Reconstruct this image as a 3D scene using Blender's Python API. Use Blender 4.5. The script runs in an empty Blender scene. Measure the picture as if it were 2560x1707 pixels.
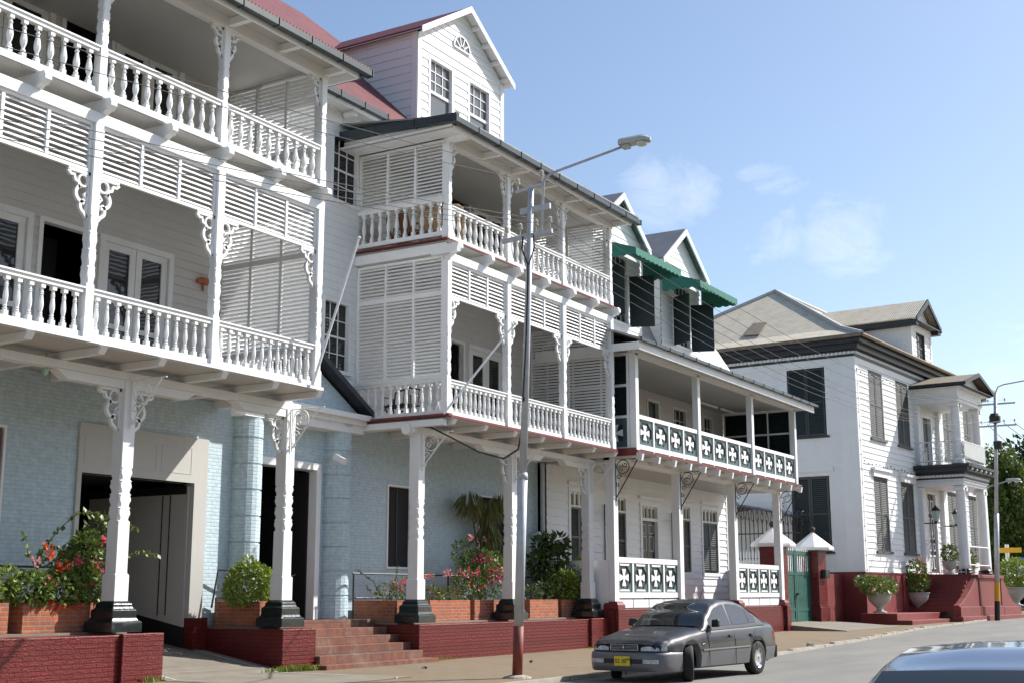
import bpy, math, random
from math import sin, cos, pi, radians, sqrt
from mathutils import Vector, Matrix
random.seed(7)
S = bpy.context.scene
COL = S.collection

# ------------------------------------------------------------------ camera
cam_d = bpy.data.cameras.new("camera")
cam = bpy.data.objects.new("camera", cam_d)
COL.objects.link(cam)
S.camera = cam
PITCH, ROLL, YAW = .19222873, -.00082458, .54123561
fw = Vector((-sin(YAW)*cos(PITCH), cos(YAW)*cos(PITCH), sin(PITCH)))
rt = Vector((cos(YAW), sin(YAW), 0))
up = rt.cross(fw)
r2 = rt*cos(ROLL)+up*sin(ROLL)
u2 = up*cos(ROLL)-rt*sin(ROLL)
m3 = Matrix((r2, u2, -fw)).transposed()
cam.matrix_world = Matrix.Translation((0, 0, 1.5)) @ m3.to_4x4()
cam_d.sensor_width = 36
cam_d.lens = 3253.05/2560*36
cam_d.clip_start = .05
cam_d.clip_end = 5000

# ------------------------------------------------------------------ light
SUNV = Vector((.667, .9, 1.0)).normalized()
EL = math.asin(SUNV.z)
AZ = math.atan2(SUNV.x, SUNV.y)
W = bpy.data.worlds.new("World")
S.world = W
W.use_nodes = True
nt = W.node_tree
bg = nt.nodes['Background']
sky = nt.nodes.new('ShaderNodeTexSky')
sky.sky_type = 'NISHITA'
sky.sun_disc = False
sky.sun_elevation = EL
sky.sun_rotation = AZ
sky.altitude = 0
sky.air_density = 1.0
sky.dust_density = 1.2
sky.ozone_density = 1.6
bg.inputs['Strength'].default_value = .115
# a few soft cumulus puffs low over the roofs, placed by direction
tc = nt.nodes.new('ShaderNodeTexCoord')
mp = nt.nodes.new('ShaderNodeMapping')
mp.inputs['Scale'].default_value = (1, 1, 1.6)
nz = nt.nodes.new('ShaderNodeTexNoise')
nz.inputs['Scale'].default_value = 15
nz.inputs['Detail'].default_value = 7
nz.inputs['Roughness'].default_value = .68; nz.inputs['Distortion'].default_value = .6
nt.links.new(tc.outputs['Generated'], mp.inputs['Vector'])
nt.links.new(mp.outputs['Vector'], nz.inputs['Vector'])
def wmath(op, a, b=None):
    n = nt.nodes.new('ShaderNodeMath'); n.operation = op
    for i, v in enumerate((a, b)):
        if v is None: continue
        if isinstance(v, (int, float)): n.inputs[i].default_value = v
        else: nt.links.new(v, n.inputs[i])
    return n.outputs[0]
def cloud_blob(az, el, r_az, r_el):
    """mask round one direction of the sky (degrees)"""
    a, e = radians(az), radians(el)
    d = Vector((sin(a)*cos(e), cos(a)*cos(e), sin(e)))
    h = Vector((cos(a), -sin(a), 0)); v = h.cross(d)
    out = []
    for vec, r in ((h, r_az), (v, r_el)):
        n = nt.nodes.new('ShaderNodeVectorMath'); n.operation = 'DOT_PRODUCT'
        nt.links.new(tc.outputs['Generated'], n.inputs[0]); n.inputs[1].default_value = vec
        q = wmath('DIVIDE', n.outputs['Value'], sin(radians(r)))
        out.append(wmath('MULTIPLY', q, q))
    s = wmath('ADD', out[0], out[1])
    return wmath('MAXIMUM', wmath('SUBTRACT', 1.0, s), 0.0)
CL = [(-24.0, 17.4, 3.0, 2.4), (-16.2, 15.0, 2.6, 2.7), (-19.3, 15.2, 2.6, 2.0), (-19.3, 17.7, 2.4, 1.1), (-6.0, 9.5, 7, 4), (-1.0, 8.0, 8, 5)]
tot = None
for i, c in enumerate(CL):
    m = cloud_blob(*c)
    if i in (2, 3, 4, 5): m = wmath('MULTIPLY', m, .7)
    tot = m if tot is None else wmath('MAXIMUM', tot, m)
dens = wmath('ADD', wmath('MULTIPLY', wmath('SUBTRACT', nz.outputs['Fac'], .5), 1.7), wmath('SUBTRACT', wmath('MULTIPLY', tot, .8), .33))
dens = wmath('MULTIPLY', wmath('MAXIMUM', wmath('MINIMUM', dens, .8), 0.0), .6)
mx = nt.nodes.new('ShaderNodeMix'); mx.data_type = 'RGBA'
nt.links.new(dens, mx.inputs['Factor'])
nt.links.new(sky.outputs['Color'], mx.inputs[6])
mx.inputs[7].default_value = (7.3, 7.6, 8.1, 1)
nt.links.new(mx.outputs[2], bg.inputs['Color'])

sun_d = bpy.data.lights.new("sun", 'SUN')
sun_d.energy = 5
sun_d.angle = radians(.53)
sun_d.color = (1, .96, .9)
sun = bpy.data.objects.new("sun", sun_d)
COL.objects.link(sun)
sun.rotation_euler = SUNV.to_track_quat('Z', 'Y').to_euler()
sun.location = (20, 30, 60)
vs = S.view_settings
S.display_settings.display_device = 'sRGB'
vs.view_transform = 'Standard'
vs.look = 'None'
vs.gamma = 1
vs.exposure = .6
S.cycles.max_bounces = 6
S.cycles.diffuse_bounces = 4

# ------------------------------------------------------------------ materials
def nmat(name):
    m = bpy.data.materials.new(name); m.use_nodes = True
    t = m.node_tree
    return m, t, t.nodes['Principled BSDF']
def pos_uv(t, flat=False):
    """wall coordinates: along the wall (x+y) and up (z); flat: x and y"""
    g = t.nodes.new('ShaderNodeNewGeometry')
    if flat: return g.outputs['Position']
    sp = t.nodes.new('ShaderNodeSeparateXYZ'); t.links.new(g.outputs['Position'], sp.inputs[0])
    ad = t.nodes.new('ShaderNodeMath'); ad.operation = 'ADD'
    t.links.new(sp.outputs[0], ad.inputs[0]); t.links.new(sp.outputs[1], ad.inputs[1])
    cb = t.nodes.new('ShaderNodeCombineXYZ')
    t.links.new(ad.outputs[0], cb.inputs[0]); t.links.new(sp.outputs[2], cb.inputs[1])
    return cb.outputs[0]
def noise(t, vec, scale, detail=5, rough=.6):
    n = t.nodes.new('ShaderNodeTexNoise')
    n.inputs['Scale'].default_value = scale; n.inputs['Detail'].default_value = detail; n.inputs['Roughness'].default_value = rough
    if vec is not None: t.links.new(vec, n.inputs['Vector'])
    return n.outputs['Fac']
def ramp(t, fac, stops):
    r = t.nodes.new('ShaderNodeValToRGB')
    el = r.color_ramp.elements
    el[0].position, el[0].color = stops[0][0], (*stops[0][1], 1)
    el[1].position, el[1].color = stops[-1][0], (*stops[-1][1], 1)
    for p, c in stops[1:-1]:
        e = el.new(p); e.color = (*c, 1)
    t.links.new(fac, r.inputs[0])
    return r.outputs[0]
def bump(t, b, h, strength, dist):
    n = t.nodes.new('ShaderNodeBump'); n.inputs['Strength'].default_value = strength; n.inputs['Distance'].default_value = dist
    t.links.new(h, n.inputs['Height']); t.links.new(n.outputs[0], b.inputs['Normal'])
def mixc(t, fac, a, b, mode='MIX'):
    n = t.nodes.new('ShaderNodeMix'); n.data_type = 'RGBA'; n.blend_type = mode
    for i, v in ((0, fac), (6, a), (7, b)):
        if isinstance(v, (int, float)): n.inputs[i].default_value = v
        elif isinstance(v, tuple): n.inputs[i].default_value = (*v, 1)
        else: t.links.new(v, n.inputs[i])
    return n.outputs[2]
def sc(c, k): return tuple(min(1, v*k) for v in c)
def mat(name, col, rough=.6, var=.12, vs_=2.2, metal=0, bmp=0, bs=30, coat=0, spec=.5):
    m, t, b = nmat(name)
    g = t.nodes.new('ShaderNodeNewGeometry')
    f = noise(t, g.outputs['Position'], vs_)
    c = ramp(t, f, [(.25, sc(col, 1-var)), (.75, sc(col, 1+var*.6))])
    t.links.new(c, b.inputs['Base Color'])
    b.inputs['Roughness'].default_value = rough; b.inputs['Metallic'].default_value = metal
    b.inputs['Coat Weight'].default_value = coat; b.inputs['Specular IOR Level'].default_value = spec
    if coat: b.inputs['Coat Roughness'].default_value = .04
    if bmp: bump(t, b, noise(t, g.outputs['Position'], bs), bmp, .02)
    return m
def paint(name, col, dirt=(.45, .42, .36), amount=.35):
    """old weathered white paint: faint streaks and stains"""
    m, t, b = nmat(name)
    g = t.nodes.new('ShaderNodeNewGeometry')
    mpn = t.nodes.new('ShaderNodeMapping'); mpn.inputs['Scale'].default_value = (1.2, 1.2, .25)
    t.links.new(g.outputs['Position'], mpn.inputs[0])
    f = noise(t, mpn.outputs[0], 4.5, 8, .7)
    f2 = noise(t, g.outputs['Position'], 1.1, 4)
    c = ramp(t, f2, [(.3, sc(col, .94)), (.7, col)])
    k = ramp(t, f, [(.56, (0, 0, 0)), (.8, (amount,)*3)])
    t.links.new(mixc(t, k, c, dirt), b.inputs['Base Color'])
    b.inputs['Roughness'].default_value = .5
    b.inputs['Specular IOR Level'].default_value = .35
    bump(t, b, noise(t, g.outputs['Position'], 25), .12, .01)
    return m
def brick(name, c1, c2, mortar, w=.22, h=.065, ms=.012, rough=.8, bmp=.6, bd=.012, flat=False, stain=None, coat=0, offs=.5, spec=.5):
    m, t, b = nmat(name)
    v = pos_uv(t, flat)
    wob = t.nodes.new('ShaderNodeTexNoise'); wob.inputs['Scale'].default_value = 5; t.links.new(v, wob.inputs['Vector'])
    off = t.nodes.new('ShaderNodeVectorMath'); off.operation = 'MULTIPLY_ADD'
    t.links.new(wob.outputs['Color'], off.inputs[0]); off.inputs[1].default_value = (.012, .012, 0); t.links.new(v, off.inputs[2])
    k = t.nodes.new('ShaderNodeTexBrick')
    t.links.new(off.outputs[0], k.inputs['Vector'])
    k.offset = offs
    k.inputs['Color1'].default_value = (*c1, 1); k.inputs['Color2'].default_value = (*c2, 1); k.inputs['Mortar'].default_value = (*mortar, 1)
    k.inputs['Scale'].default_value = 1; k.inputs['Mortar Size'].default_value = ms; k.inputs['Mortar Smooth'].default_value = .35
    k.inputs['Brick Width'].default_value = w; k.inputs['Row Height'].default_value = h; k.inputs['Bias'].default_value = 0
    f = noise(t, v, 7, 7, .7)
    c = mixc(t, .55, k.outputs['Color'], ramp(t, f, [(.3, (.55,)*3), (.7, (1.1,)*3)]), 'MULTIPLY')
    if stain:
        sm = ramp(t, noise(t, v, 1.6, 8, .7), [(.5, (0, 0, 0)), (.72, (.8,)*3)])
        c = mixc(t, sm, c, stain)
    t.links.new(c, b.inputs['Base Color'])
    b.inputs['Roughness'].default_value = rough; b.inputs['Coat Weight'].default_value = coat; b.inputs['Specular IOR Level'].default_value = spec
    b.inputs['Coat Roughness'].default_value = .12
    hh = t.nodes.new('ShaderNodeMath'); hh.operation = 'SUBTRACT'
    hn = t.nodes.new('ShaderNodeMath'); hn.operation = 'MULTIPLY'; t.links.new(noise(t, v, 30, 5), hn.inputs[0]); hn.inputs[1].default_value = .6
    t.links.new(hn.outputs[0], hh.inputs[0]); t.links.new(k.outputs['Fac'], hh.inputs[1])
    bump(t, b, hh.outputs[0], bmp, bd)
    return m
def roofm(name, c1, c2, pitch=.08, axis=1, rough=.55, seam=0, bd=.02, grime=None, metal=0):
    """corrugated sheet, ridges running up the slope; axis = horizontal axis across the ridges"""
    m, t, b = nmat(name)
    tcn = t.nodes.new('ShaderNodeTexCoord')
    sp = t.nodes.new('ShaderNodeSeparateXYZ'); t.links.new(tcn.outputs['Object'], sp.inputs[0])
    ml = t.nodes.new('ShaderNodeMath'); ml.operation = 'MULTIPLY'; t.links.new(sp.outputs[axis], ml.inputs[0]); ml.inputs[1].default_value = 2*pi/pitch
    sn = t.nodes.new('ShaderNodeMath'); sn.operation = 'SINE'; t.links.new(ml.outputs[0], sn.inputs[0])
    f = noise(t, tcn.outputs['Object'], 1.4, 8, .65)
    c = ramp(t, f, [(.3, c1), (.7, c2)])
    if grime:
        c = mixc(t, ramp(t, noise(t, tcn.outputs['Object'], 3, 9, .75), [(.52, (0, 0, 0)), (.75, (.75,)*3)]), c, grime)
    t.links.new(c, b.inputs['Base Color'])
    b.inputs['Roughness'].default_value = rough; b.inputs['Metallic'].default_value = metal
    bump(t, b, sn.outputs[0], .6, bd)
    return m
def leafm(name, lo, hi, scale=6, trans=.25, rough=.45):
    m, t, b = nmat(name)
    g = t.nodes.new('ShaderNodeNewGeometry')
    f = noise(t, g.outputs['Position'], scale, 3)
    c = ramp(t, f, [(.3, lo), (.7, hi)])
    t.links.new(c, b.inputs['Base Color']); b.inputs['Roughness'].default_value = rough
    tr = t.nodes.new('ShaderNodeBsdfTranslucent'); t.links.new(c, tr.inputs['Color'])
    mxs = t.nodes.new('ShaderNodeMixShader'); mxs.inputs[0].default_value = trans
    t.links.new(b.outputs[0], mxs.inputs[1]); t.links.new(tr.outputs[0], mxs.inputs[2])
    t.links.new(mxs.outputs[0], t.nodes['Material Output'].inputs['Surface'])
    return m
def glassm(name, col=(.012, .014, .016), rough=.04, spec=.6):
    m, t, b = nmat(name)
    g = t.nodes.new('ShaderNodeNewGeometry')
    b.inputs['Base Color'].default_value = (*col, 1)
    b.inputs['Roughness'].default_value = rough; b.inputs['Specular IOR Level'].default_value = spec
    bump(t, b, noise(t, g.outputs['Position'], 1.5, 2), .05, .05)
    return m

M = {}
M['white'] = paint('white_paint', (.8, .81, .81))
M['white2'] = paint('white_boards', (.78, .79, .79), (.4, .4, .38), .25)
M['inner'] = paint('white_boards_shade_tint', (.6, .59, .575), (.36, .35, .32), .3)  # same white boards, colour darkened to deepen the verandah shade
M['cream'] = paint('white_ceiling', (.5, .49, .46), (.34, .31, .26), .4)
M['bluebrick'] = brick('pale_blue_painted_brick', (.52, .645, .7), (.54, .665, .72), (.47, .59, .645), .24, .075, .012, .7, .55, .012)
M['redpaint'] = brick('red_painted_brick', (.155, .013, .012), (.18, .017, .014), (.125, .011, .01), .25, .08, .014, .3, 1.0, .03, coat=.12, spec=.4)
M['redside'] = mat('red_painted_plaster', (.2, .035, .032), .55, .2, 1.5, bmp=.2, bs=12)
M['brick'] = brick('orange_brick', (.5, .125, .045), (.33, .085, .04), (.3, .235, .17), .23, .078, .012, .9, .6, .012, stain=(.13, .08, .06))
M['stepbrick'] = brick('step_brick', (.23, .085, .05), (.17, .06, .042), (.12, .085, .065), .11, .3, .009, .85, .6, .01, stain=(.25, .2, .15))
M['floor'] = mat('grey_floor_boards', (.17, .15, .13), .7, .2)
M['redtrim'] = mat('dark_red_trim', (.16, .02, .022), .5)
M['redroof'] = roofm('red_corrugated_iron', (.115, .022, .024), (.17, .04, .042), .1, 1)
M['greyroof'] = roofm('grey_corrugated_iron', (.13, .14, .15), (.2, .21, .22), .09, 0, .45, metal=.3)
M['greyroof_y'] = roofm('grey_sheet_iron', (.2, .21, .21), (.3, .31, .31), .3, 1, .5, metal=.3)
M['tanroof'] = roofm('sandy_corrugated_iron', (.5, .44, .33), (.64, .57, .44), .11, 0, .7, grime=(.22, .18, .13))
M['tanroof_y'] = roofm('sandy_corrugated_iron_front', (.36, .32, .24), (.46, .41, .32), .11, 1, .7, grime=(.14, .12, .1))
M['oldiron'] = mat('rusty_eave_iron', (.22, .18, .13), .85, .4, 5, bmp=.4)
M['gutter'] = mat('dark_gutter_paint', (.028, .04, .046), .35, .3)
M['black'] = mat('glossy_black_paint', (.012, .02, .022), .22, .3, 6, coat=.5, bmp=.25, bs=9)
M['iron'] = mat('black_iron', (.015, .015, .016), .5)
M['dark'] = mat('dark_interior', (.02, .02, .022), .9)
M['dgreen'] = mat('dark_green_shutter', (.008, .02, .022), .4, .3)
M['crossg'] = mat('bluish_green_panel', (.06, .105, .11), .5, .15)
M['gategreen'] = mat('gate_green', (.01, .09, .068), .5, .25)
M['awning'] = mat('green_awning_cloth', (.03, .17, .13), .8, .15)
M['greysh'] = mat('grey_green_shutter', (.075, .082, .08), .6, .15)
M['cornice'] = mat('dark_cornice_paint', (.02, .022, .028), .5, .3)
M['galv'] = mat('galvanised_steel', (.5, .52, .55), .45, .2, 5, metal=.15)
M['lampgrey'] = mat('lamp_housing_grey', (.45, .48, .47), .5, .1)
M['polered'] = mat('rusty_red_pole_paint', (.2, .04, .025), .6, .3, 6)
M['insul'] = mat('brown_insulator', (.5, .47, .42), .3, .5, 30)
M['lens'] = mat('lamp_lens', (.6, .58, .5), .1, .05, coat=1)
M['glass'] = glassm('dark_window_glass')
M['glass2'] = glassm('curtained_window_glass', (.1, .11, .115))
M['yellowglass'] = glassm('amber_transom_glass', (.14, .12, .05), .1)
M['tyre'] = mat('tyre_rubber', (.014, .014, .014), .8)
M['rim'] = mat('alloy_rim', (.6, .61, .63), .3, .05, metal=.8)
M['chrome'] = mat('chrome', (.7, .7, .72), .12, .02, metal=1)
M['cargrey'] = mat('dark_grey_car_paint', (.014, .015, .02), .42, .02, metal=.0, coat=.3, spec=.35)
M['carsilver'] = mat('silver_car_paint', (.15, .15, .16), .42, .03, metal=.3, coat=.2, spec=.35)
M['carblue'] = mat('blue_grey_car_paint', (.05, .075, .12), .25, .05, metal=.2, coat=1)
M['carwhite'] = mat('pale_car_paint', (.5, .55, .56), .3, .05, coat=1)
M['carglass'] = glassm('car_glass', (.018, .024, .026), .03, .8)
M['headlamp'] = mat('headlamp_glass', (.5, .52, .54), .12, .5, 18, coat=1)
M['plastic'] = mat('black_plastic', (.014, .014, .015), .5)
M['orange'] = mat('orange_lens', (.6, .16, .03), .2)
M['redlens'] = mat('red_lens', (.4, .03, .02), .2)
M['plate'] = mat('yellow_plate', (.75, .55, .02), .4, .04)
M['urn'] = mat('grey_concrete', (.42, .42, .4), .85, .2, 4, bmp=.3)
M['soil'] = mat('soil', (.06, .045, .03), .95, .4)
M['bark'] = mat('bark', (.1, .075, .05), .9, .35, 5, bmp=.5, bs=14)
M['stem'] = mat('plant_stem', (.11, .085, .05), .9, .3)
M['wood'] = mat('brown_wicker', (.24, .1, .045), .6, .4, 12)
M['wood2'] = mat('tan_wicker', (.4, .26, .13), .6, .3, 12)
M['leaf1'] = leafm('bush_leaf', (.06, .11, .018), (.17, .24, .045), 7)
M['leaf2'] = leafm('dark_leaf', (.03, .06, .016), (.085, .14, .03), 6)
M['leaf3'] = leafm('olive_leaf', (.085, .095, .022), (.2, .21, .06), 5)
M['leafy'] = leafm('bright_yellow_green_leaf', (.12, .18, .02), (.26, .34, .05), 6)
M['treeA'] = leafm('tree_leaf_bright', (.05, .09, .015), (.15, .21, .042), .55)
M['treeB'] = leafm('tree_leaf_dark', (.014, .03, .01), (.055, .09, .024), .5)
M['treeC'] = leafm('tree_leaf_olive', (.06, .075, .02), (.14, .15, .04), .6)
M['flo_o'] = leafm('orange_bract', (.75, .1, .03), (.85, .2, .06), 10, .35)
M['flo_p'] = leafm('pink_bract', (.68, .06, .14), (.8, .16, .26), 10, .35)
M['flo_r'] = leafm('rose_bract', (.75, .25, .28), (.85, .4, .4), 10, .35)
M['yellow'] = mat('yellow_sign', (.7, .4, .01), .5, .05)
M['blue'] = mat('blue_sign', (.03, .14, .45), .5, .05)
M['signwhite'] = mat('white_sign', (.8, .8, .8), .5, .03)
M['cable'] = mat('black_cable', (.012, .012, .012), .6)
M['wire'] = mat('weathered_wire', (.1, .1, .1), .7)
M['brass'] = mat('red_yellow_shell', (.5, .16, .06), .4)
M['lampglass'] = mat('lantern_glass', (.45, .55, .52), .15, .1)
M['paper'] = mat('white_litter', (.7, .7, .7), .8)
M['bulb'] = mat('green_bulb', (.35, .55, .4), .1, .1)

# ------------------------------------------------------------------ mesh builder
ORG = {}
class MB:
    def __init__(s): s.v = []; s.f = []; s.mi = []; s.m = 0
    def add(s, vs_, fs):
        n = len(s.v); s.v += [tuple(p) for p in vs_]
        for f in fs: s.f.append([i+n for i in f]); s.mi.append(s.m)
    def hexa(s, p):  # 8 points: bottom ring 0-3, top ring 4-7
        s.add(p, [(3, 2, 1, 0), (4, 5, 6, 7), (0, 1, 5, 4), (1, 2, 6, 5), (2, 3, 7, 6), (3, 0, 4, 7)])
        return s
    def box(s, x0, x1, y0, y1, z0, z1):
        return s.hexa([(x0, y0, z0), (x1, y0, z0), (x1, y1, z0), (x0, y1, z0), (x0, y0, z1), (x1, y0, z1), (x1, y1, z1), (x0, y1, z1)])
    def fb(s, P, a0, a1, d0, d1, z0, z1):
        return s.hexa([P(a0, d0, z0), P(a1, d0, z0), P(a1, d1, z0), P(a0, d1, z0), P(a0, d0, z1), P(a1, d0, z1), P(a1, d1, z1), P(a0, d1, z1)])
    def poly(s, pts): s.add(pts, [tuple(range(len(pts)))]); return s
    def prism(s, pts, off):
        n = len(pts); o = Vector(off)
        s.add(list(pts)+[tuple(Vector(p)+o) for p in pts],
              [tuple(range(n-1, -1, -1)), tuple(range(n, 2*n))]+[(i, (i+1) % n, n+(i+1) % n, n+i) for i in range(n)])
        return s
    def bar(s, p, q, w, h, upv=(0, 0, 1)):
        p, q = Vector(p), Vector(q); d = (q-p).normalized(); u = Vector(upv)
        if abs(d.dot(u)) > .98: u = Vector((1, 0, 0))
        r = d.cross(u).normalized()*w/2; u = r.cross(d).normalized()*h/2
        return s.hexa([p-r-u, p+r-u, p+r+u, p-r+u, q-r-u, q+r-u, q+r+u, q-r+u])
    def tube(s, pts, r, n=6, caps=True):
        pts = [Vector(p) for p in pts]; k = len(pts); rs = r if isinstance(r, (list, tuple)) else [r]*k
        vs_ = []; ref = None
        for i, p in enumerate(pts):
            d = (pts[min(i+1, k-1)]-pts[max(i-1, 0)])
            d = d.normalized() if d.length > 1e-9 else Vector((0, 0, 1))
            if ref is None: ref = Vector((0, 0, 1)) if abs(d.z) < .9 else Vector((1, 0, 0))
            a = d.cross(ref).normalized(); b = a.cross(d).normalized(); ref = b
            vs_ += [p+(a*cos(2*pi*j/n)+b*sin(2*pi*j/n))*rs[i] for j in range(n)]
        fs = [(i*n+j, i*n+(j+1) % n, (i+1)*n+(j+1) % n, (i+1)*n+j) for i in range(k-1) for j in range(n)]
        if caps: fs += [tuple(range(n-1, -1, -1)), tuple(range((k-1)*n, k*n))]
        s.add(vs_, fs); return s
    def lathe(s, prof, c=(0, 0, 0), n=10, rot=0, P=None):
        vs_ = []
        for r, z in prof:
            vs_ += [(c[0]+r*cos(2*pi*j/n+rot), c[1]+r*sin(2*pi*j/n+rot), c[2]+z) for j in range(n)]
        k = len(prof)
        s.add(vs_, [(i*n+j, i*n+(j+1) % n, (i+1)*n+(j+1) % n, (i+1)*n+j) for i in range(k-1) for j in range(n)]+[tuple(range(n-1, -1, -1)), tuple(range((k-1)*n, k*n))])
        return s
    def sq(s, prof, c):  # square loft: (half width, z)
        return s.lathe([(w*sqrt(2), z) for w, z in prof], c, 4, pi/4)
    def ribbon(s, P, pts, w, d0, d1):
        k = len(pts); L = []; R = []
        for i in range(k):
            a, b = pts[max(i-1, 0)], pts[min(i+1, k-1)]
            dx, dy = b[0]-a[0], b[1]-a[1]; l = sqrt(dx*dx+dy*dy) or 1
            ww = w[i] if isinstance(w, (list, tuple)) else w
            nx, ny = -dy/l*ww/2, dx/l*ww/2
            L.append((pts[i][0]+nx, pts[i][1]+ny)); R.append((pts[i][0]-nx, pts[i][1]-ny))
        for i in range(k-1):
            q = [L[i], L[i+1], R[i+1], R[i]]
            s.hexa([P(a, d0, z) for a, z in q]+[P(a, d1, z) for a, z in q])
        return s
    def build(s, name, m, parent=None, smooth=False, bev=0):
        me = bpy.data.meshes.new(name)
        o0 = ORG.get(parent.name, Vector()) if parent else Vector()
        me.from_pydata([(x-o0[0], y-o0[1], z-o0[2]) for x, y, z in s.v], [], s.f)
        ms = m if isinstance(m, (list, tuple)) else [m]
        for k in ms: me.materials.append(M[k])
        if len(ms) > 1: me.polygons.foreach_set('material_index', s.mi)
        if smooth: me.polygons.foreach_set('use_smooth', [True]*len(me.polygons))
        me.update()
        o = bpy.data.objects.new(name, me); COL.objects.link(o)
        if parent: o.parent = parent; ORG[o.name] = o0
        if bev:
            b = o.modifiers.new('bevel', 'BEVEL'); b.width = bev; b.segments = 2; b.limit_method = 'ANGLE'
        return o
def tag(o, label, cat, group=None, kind=None):
    o['label'] = label; o['category'] = cat
    if group: o['group'] = group
    if kind: o['kind'] = kind
    return o
def struct(o, kind='structure'):
    o['kind'] = kind; return o
def thing(name, label, cat, loc=(0, 0, 0), rz=0, group=None, local=False):
    """an Empty at the thing's base; parts are given in world coordinates, or local ones when local=True"""
    o = bpy.data.objects.new(name, None); COL.objects.link(o)
    o.location = loc; o.rotation_euler = (0, 0, rz); o.empty_display_size = .2
    ORG[o.name] = Vector() if local else Vector(loc)
    return tag(o, label, cat, group)
def inst(src, parent, loc, rz=0):
    """another piece with the same mesh, placed at a point"""
    o = src.copy(); COL.objects.link(o); o.parent = parent
    o.location = Vector(loc)-ORG.get(parent.name, Vector()); o.rotation_euler = (0, 0, rz)
    return o
def copy_thing(src, loc, rz, label, group=None):
    r = src.copy(); COL.objects.link(r); r.location = loc; r.rotation_euler = (0, 0, rz); r['label'] = label
    if group: r['group'] = group
    ORG[r.name] = Vector()
    for ch in list(src.children):
        c = ch.copy(); COL.objects.link(c); c.parent = r
        for g in list(ch.children):
            d = g.copy(); COL.objects.link(d); d.parent = c
    return r
def FX(x): return lambda a, d, z: (x+d, a, z)          # a wall facing the street (+x), a along y
def FY(y): return lambda a, d, z: (a, y-d, z)          # a wall facing the viewer (-y), a along x
def FYB(y): return lambda a, d, z: (a, y+d, z)         # a screen facing away down the street (+y)
def rows_minus(z0, z1, holes, cuts):
    zs = sorted(set([z0, z1]+[c for c in cuts if z0 < c < z1]+[h for H in holes for h in (H[2], H[3]) if z0 < h < z1]))
    return list(zip(zs[:-1], zs[1:]))
def spans(a0, a1, zb, zt, holes):
    zm = (zb+zt)/2; cur = [(a0, a1)]
    for h0, h1, hz0, hz1 in holes:
        if hz0 < zm < hz1:
            nx = []
            for p, q in cur:
                if h1 <= p or h0 >= q: nx.append((p, q)); continue
                if h0 > p: nx.append((p, h0))
                if h1 < q: nx.append((h1, q))
            cur = nx
    return cur
def siding(b, P, a0, a1, z0, z1, holes=(), pitch=.2, lip=.022):
    """overlapping horizontal boards, with openings"""
    n = int((z1-z0)/pitch)+1
    cuts = [z0+i*pitch for i in range(n+1)]
    for zb, zt in rows_minus(z0, z1, holes, cuts):
        k = int((zb-z0+1e-6)/pitch); cb = z0+k*pitch
        db = .004+lip*(1-(zb-cb)/pitch); dt = .004+lip*(1-(zt-cb)/pitch)
        for p, q in spans(a0, a1, zb, zt, holes):
            b.add([P(p, db, zb), P(q, db, zb), P(q, dt, zt), P(p, dt, zt)], [(0, 1, 2, 3)])
            if abs(zb-cb) < 1e-6:
                b.add([P(p, 0, zb), P(q, 0, zb), P(q, db, zb), P(p, db, zb)], [(0, 1, 2, 3)])
    return b
def flatwall(b, P, a0, a1, z0, z1, holes=(), d=0, t=.25):
    for zb, zt in rows_minus(z0, z1, holes, []):
        for p, q in spans(a0, a1, zb, zt, holes): b.fb(P, p, q, d-t, d, zb, zt)
    return b
def window(par, P, a0, a1, z0, z1, cols=3, rows=4, fm='white', gm='glass', fw_=.07, mw=.022, dep=.1, sill=True, sash=True, proud=.03):
    b = MB()
    b.fb(P, a0-fw_, a0, -dep, proud, z0-.02, z1+fw_); b.fb(P, a1, a1+fw_, -dep, proud, z0-.02, z1+fw_)
    b.fb(P, a0, a1, -dep, proud, z1, z1+fw_); b.fb(P, a0, a1, -dep, proud, z0-.02, z0+.02)
    if sill: b.fb(P, a0-fw_-.03, a1+fw_+.03, -.02, proud+.07, z0-.09, z0-.02)
    w = b.build('window', fm, par)
    p = MB()
    p.fb(P, a0, a1, -dep+.0, -dep+.012, z0+.02, z1)
    pane = p.build('pane', gm, w)
    if cols or rows:
        mm = MB()
        for i in range(1, cols): x = a0+(a1-a0)*i/cols; mm.fb(P, x-mw/2, x+mw/2, -dep+.014, -dep+.035, z0+.02, z1)
        for i in range(1, rows):
            z = z0+(z1-z0)*i/rows; t = mw*(2.2 if sash and i == rows//2 else 1)
            mm.fb(P, a0, a1, -dep+.015, -dep+.04, z-t/2, z+t/2)
        mm.build('glazing_bars', fm, w)
    return w
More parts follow.
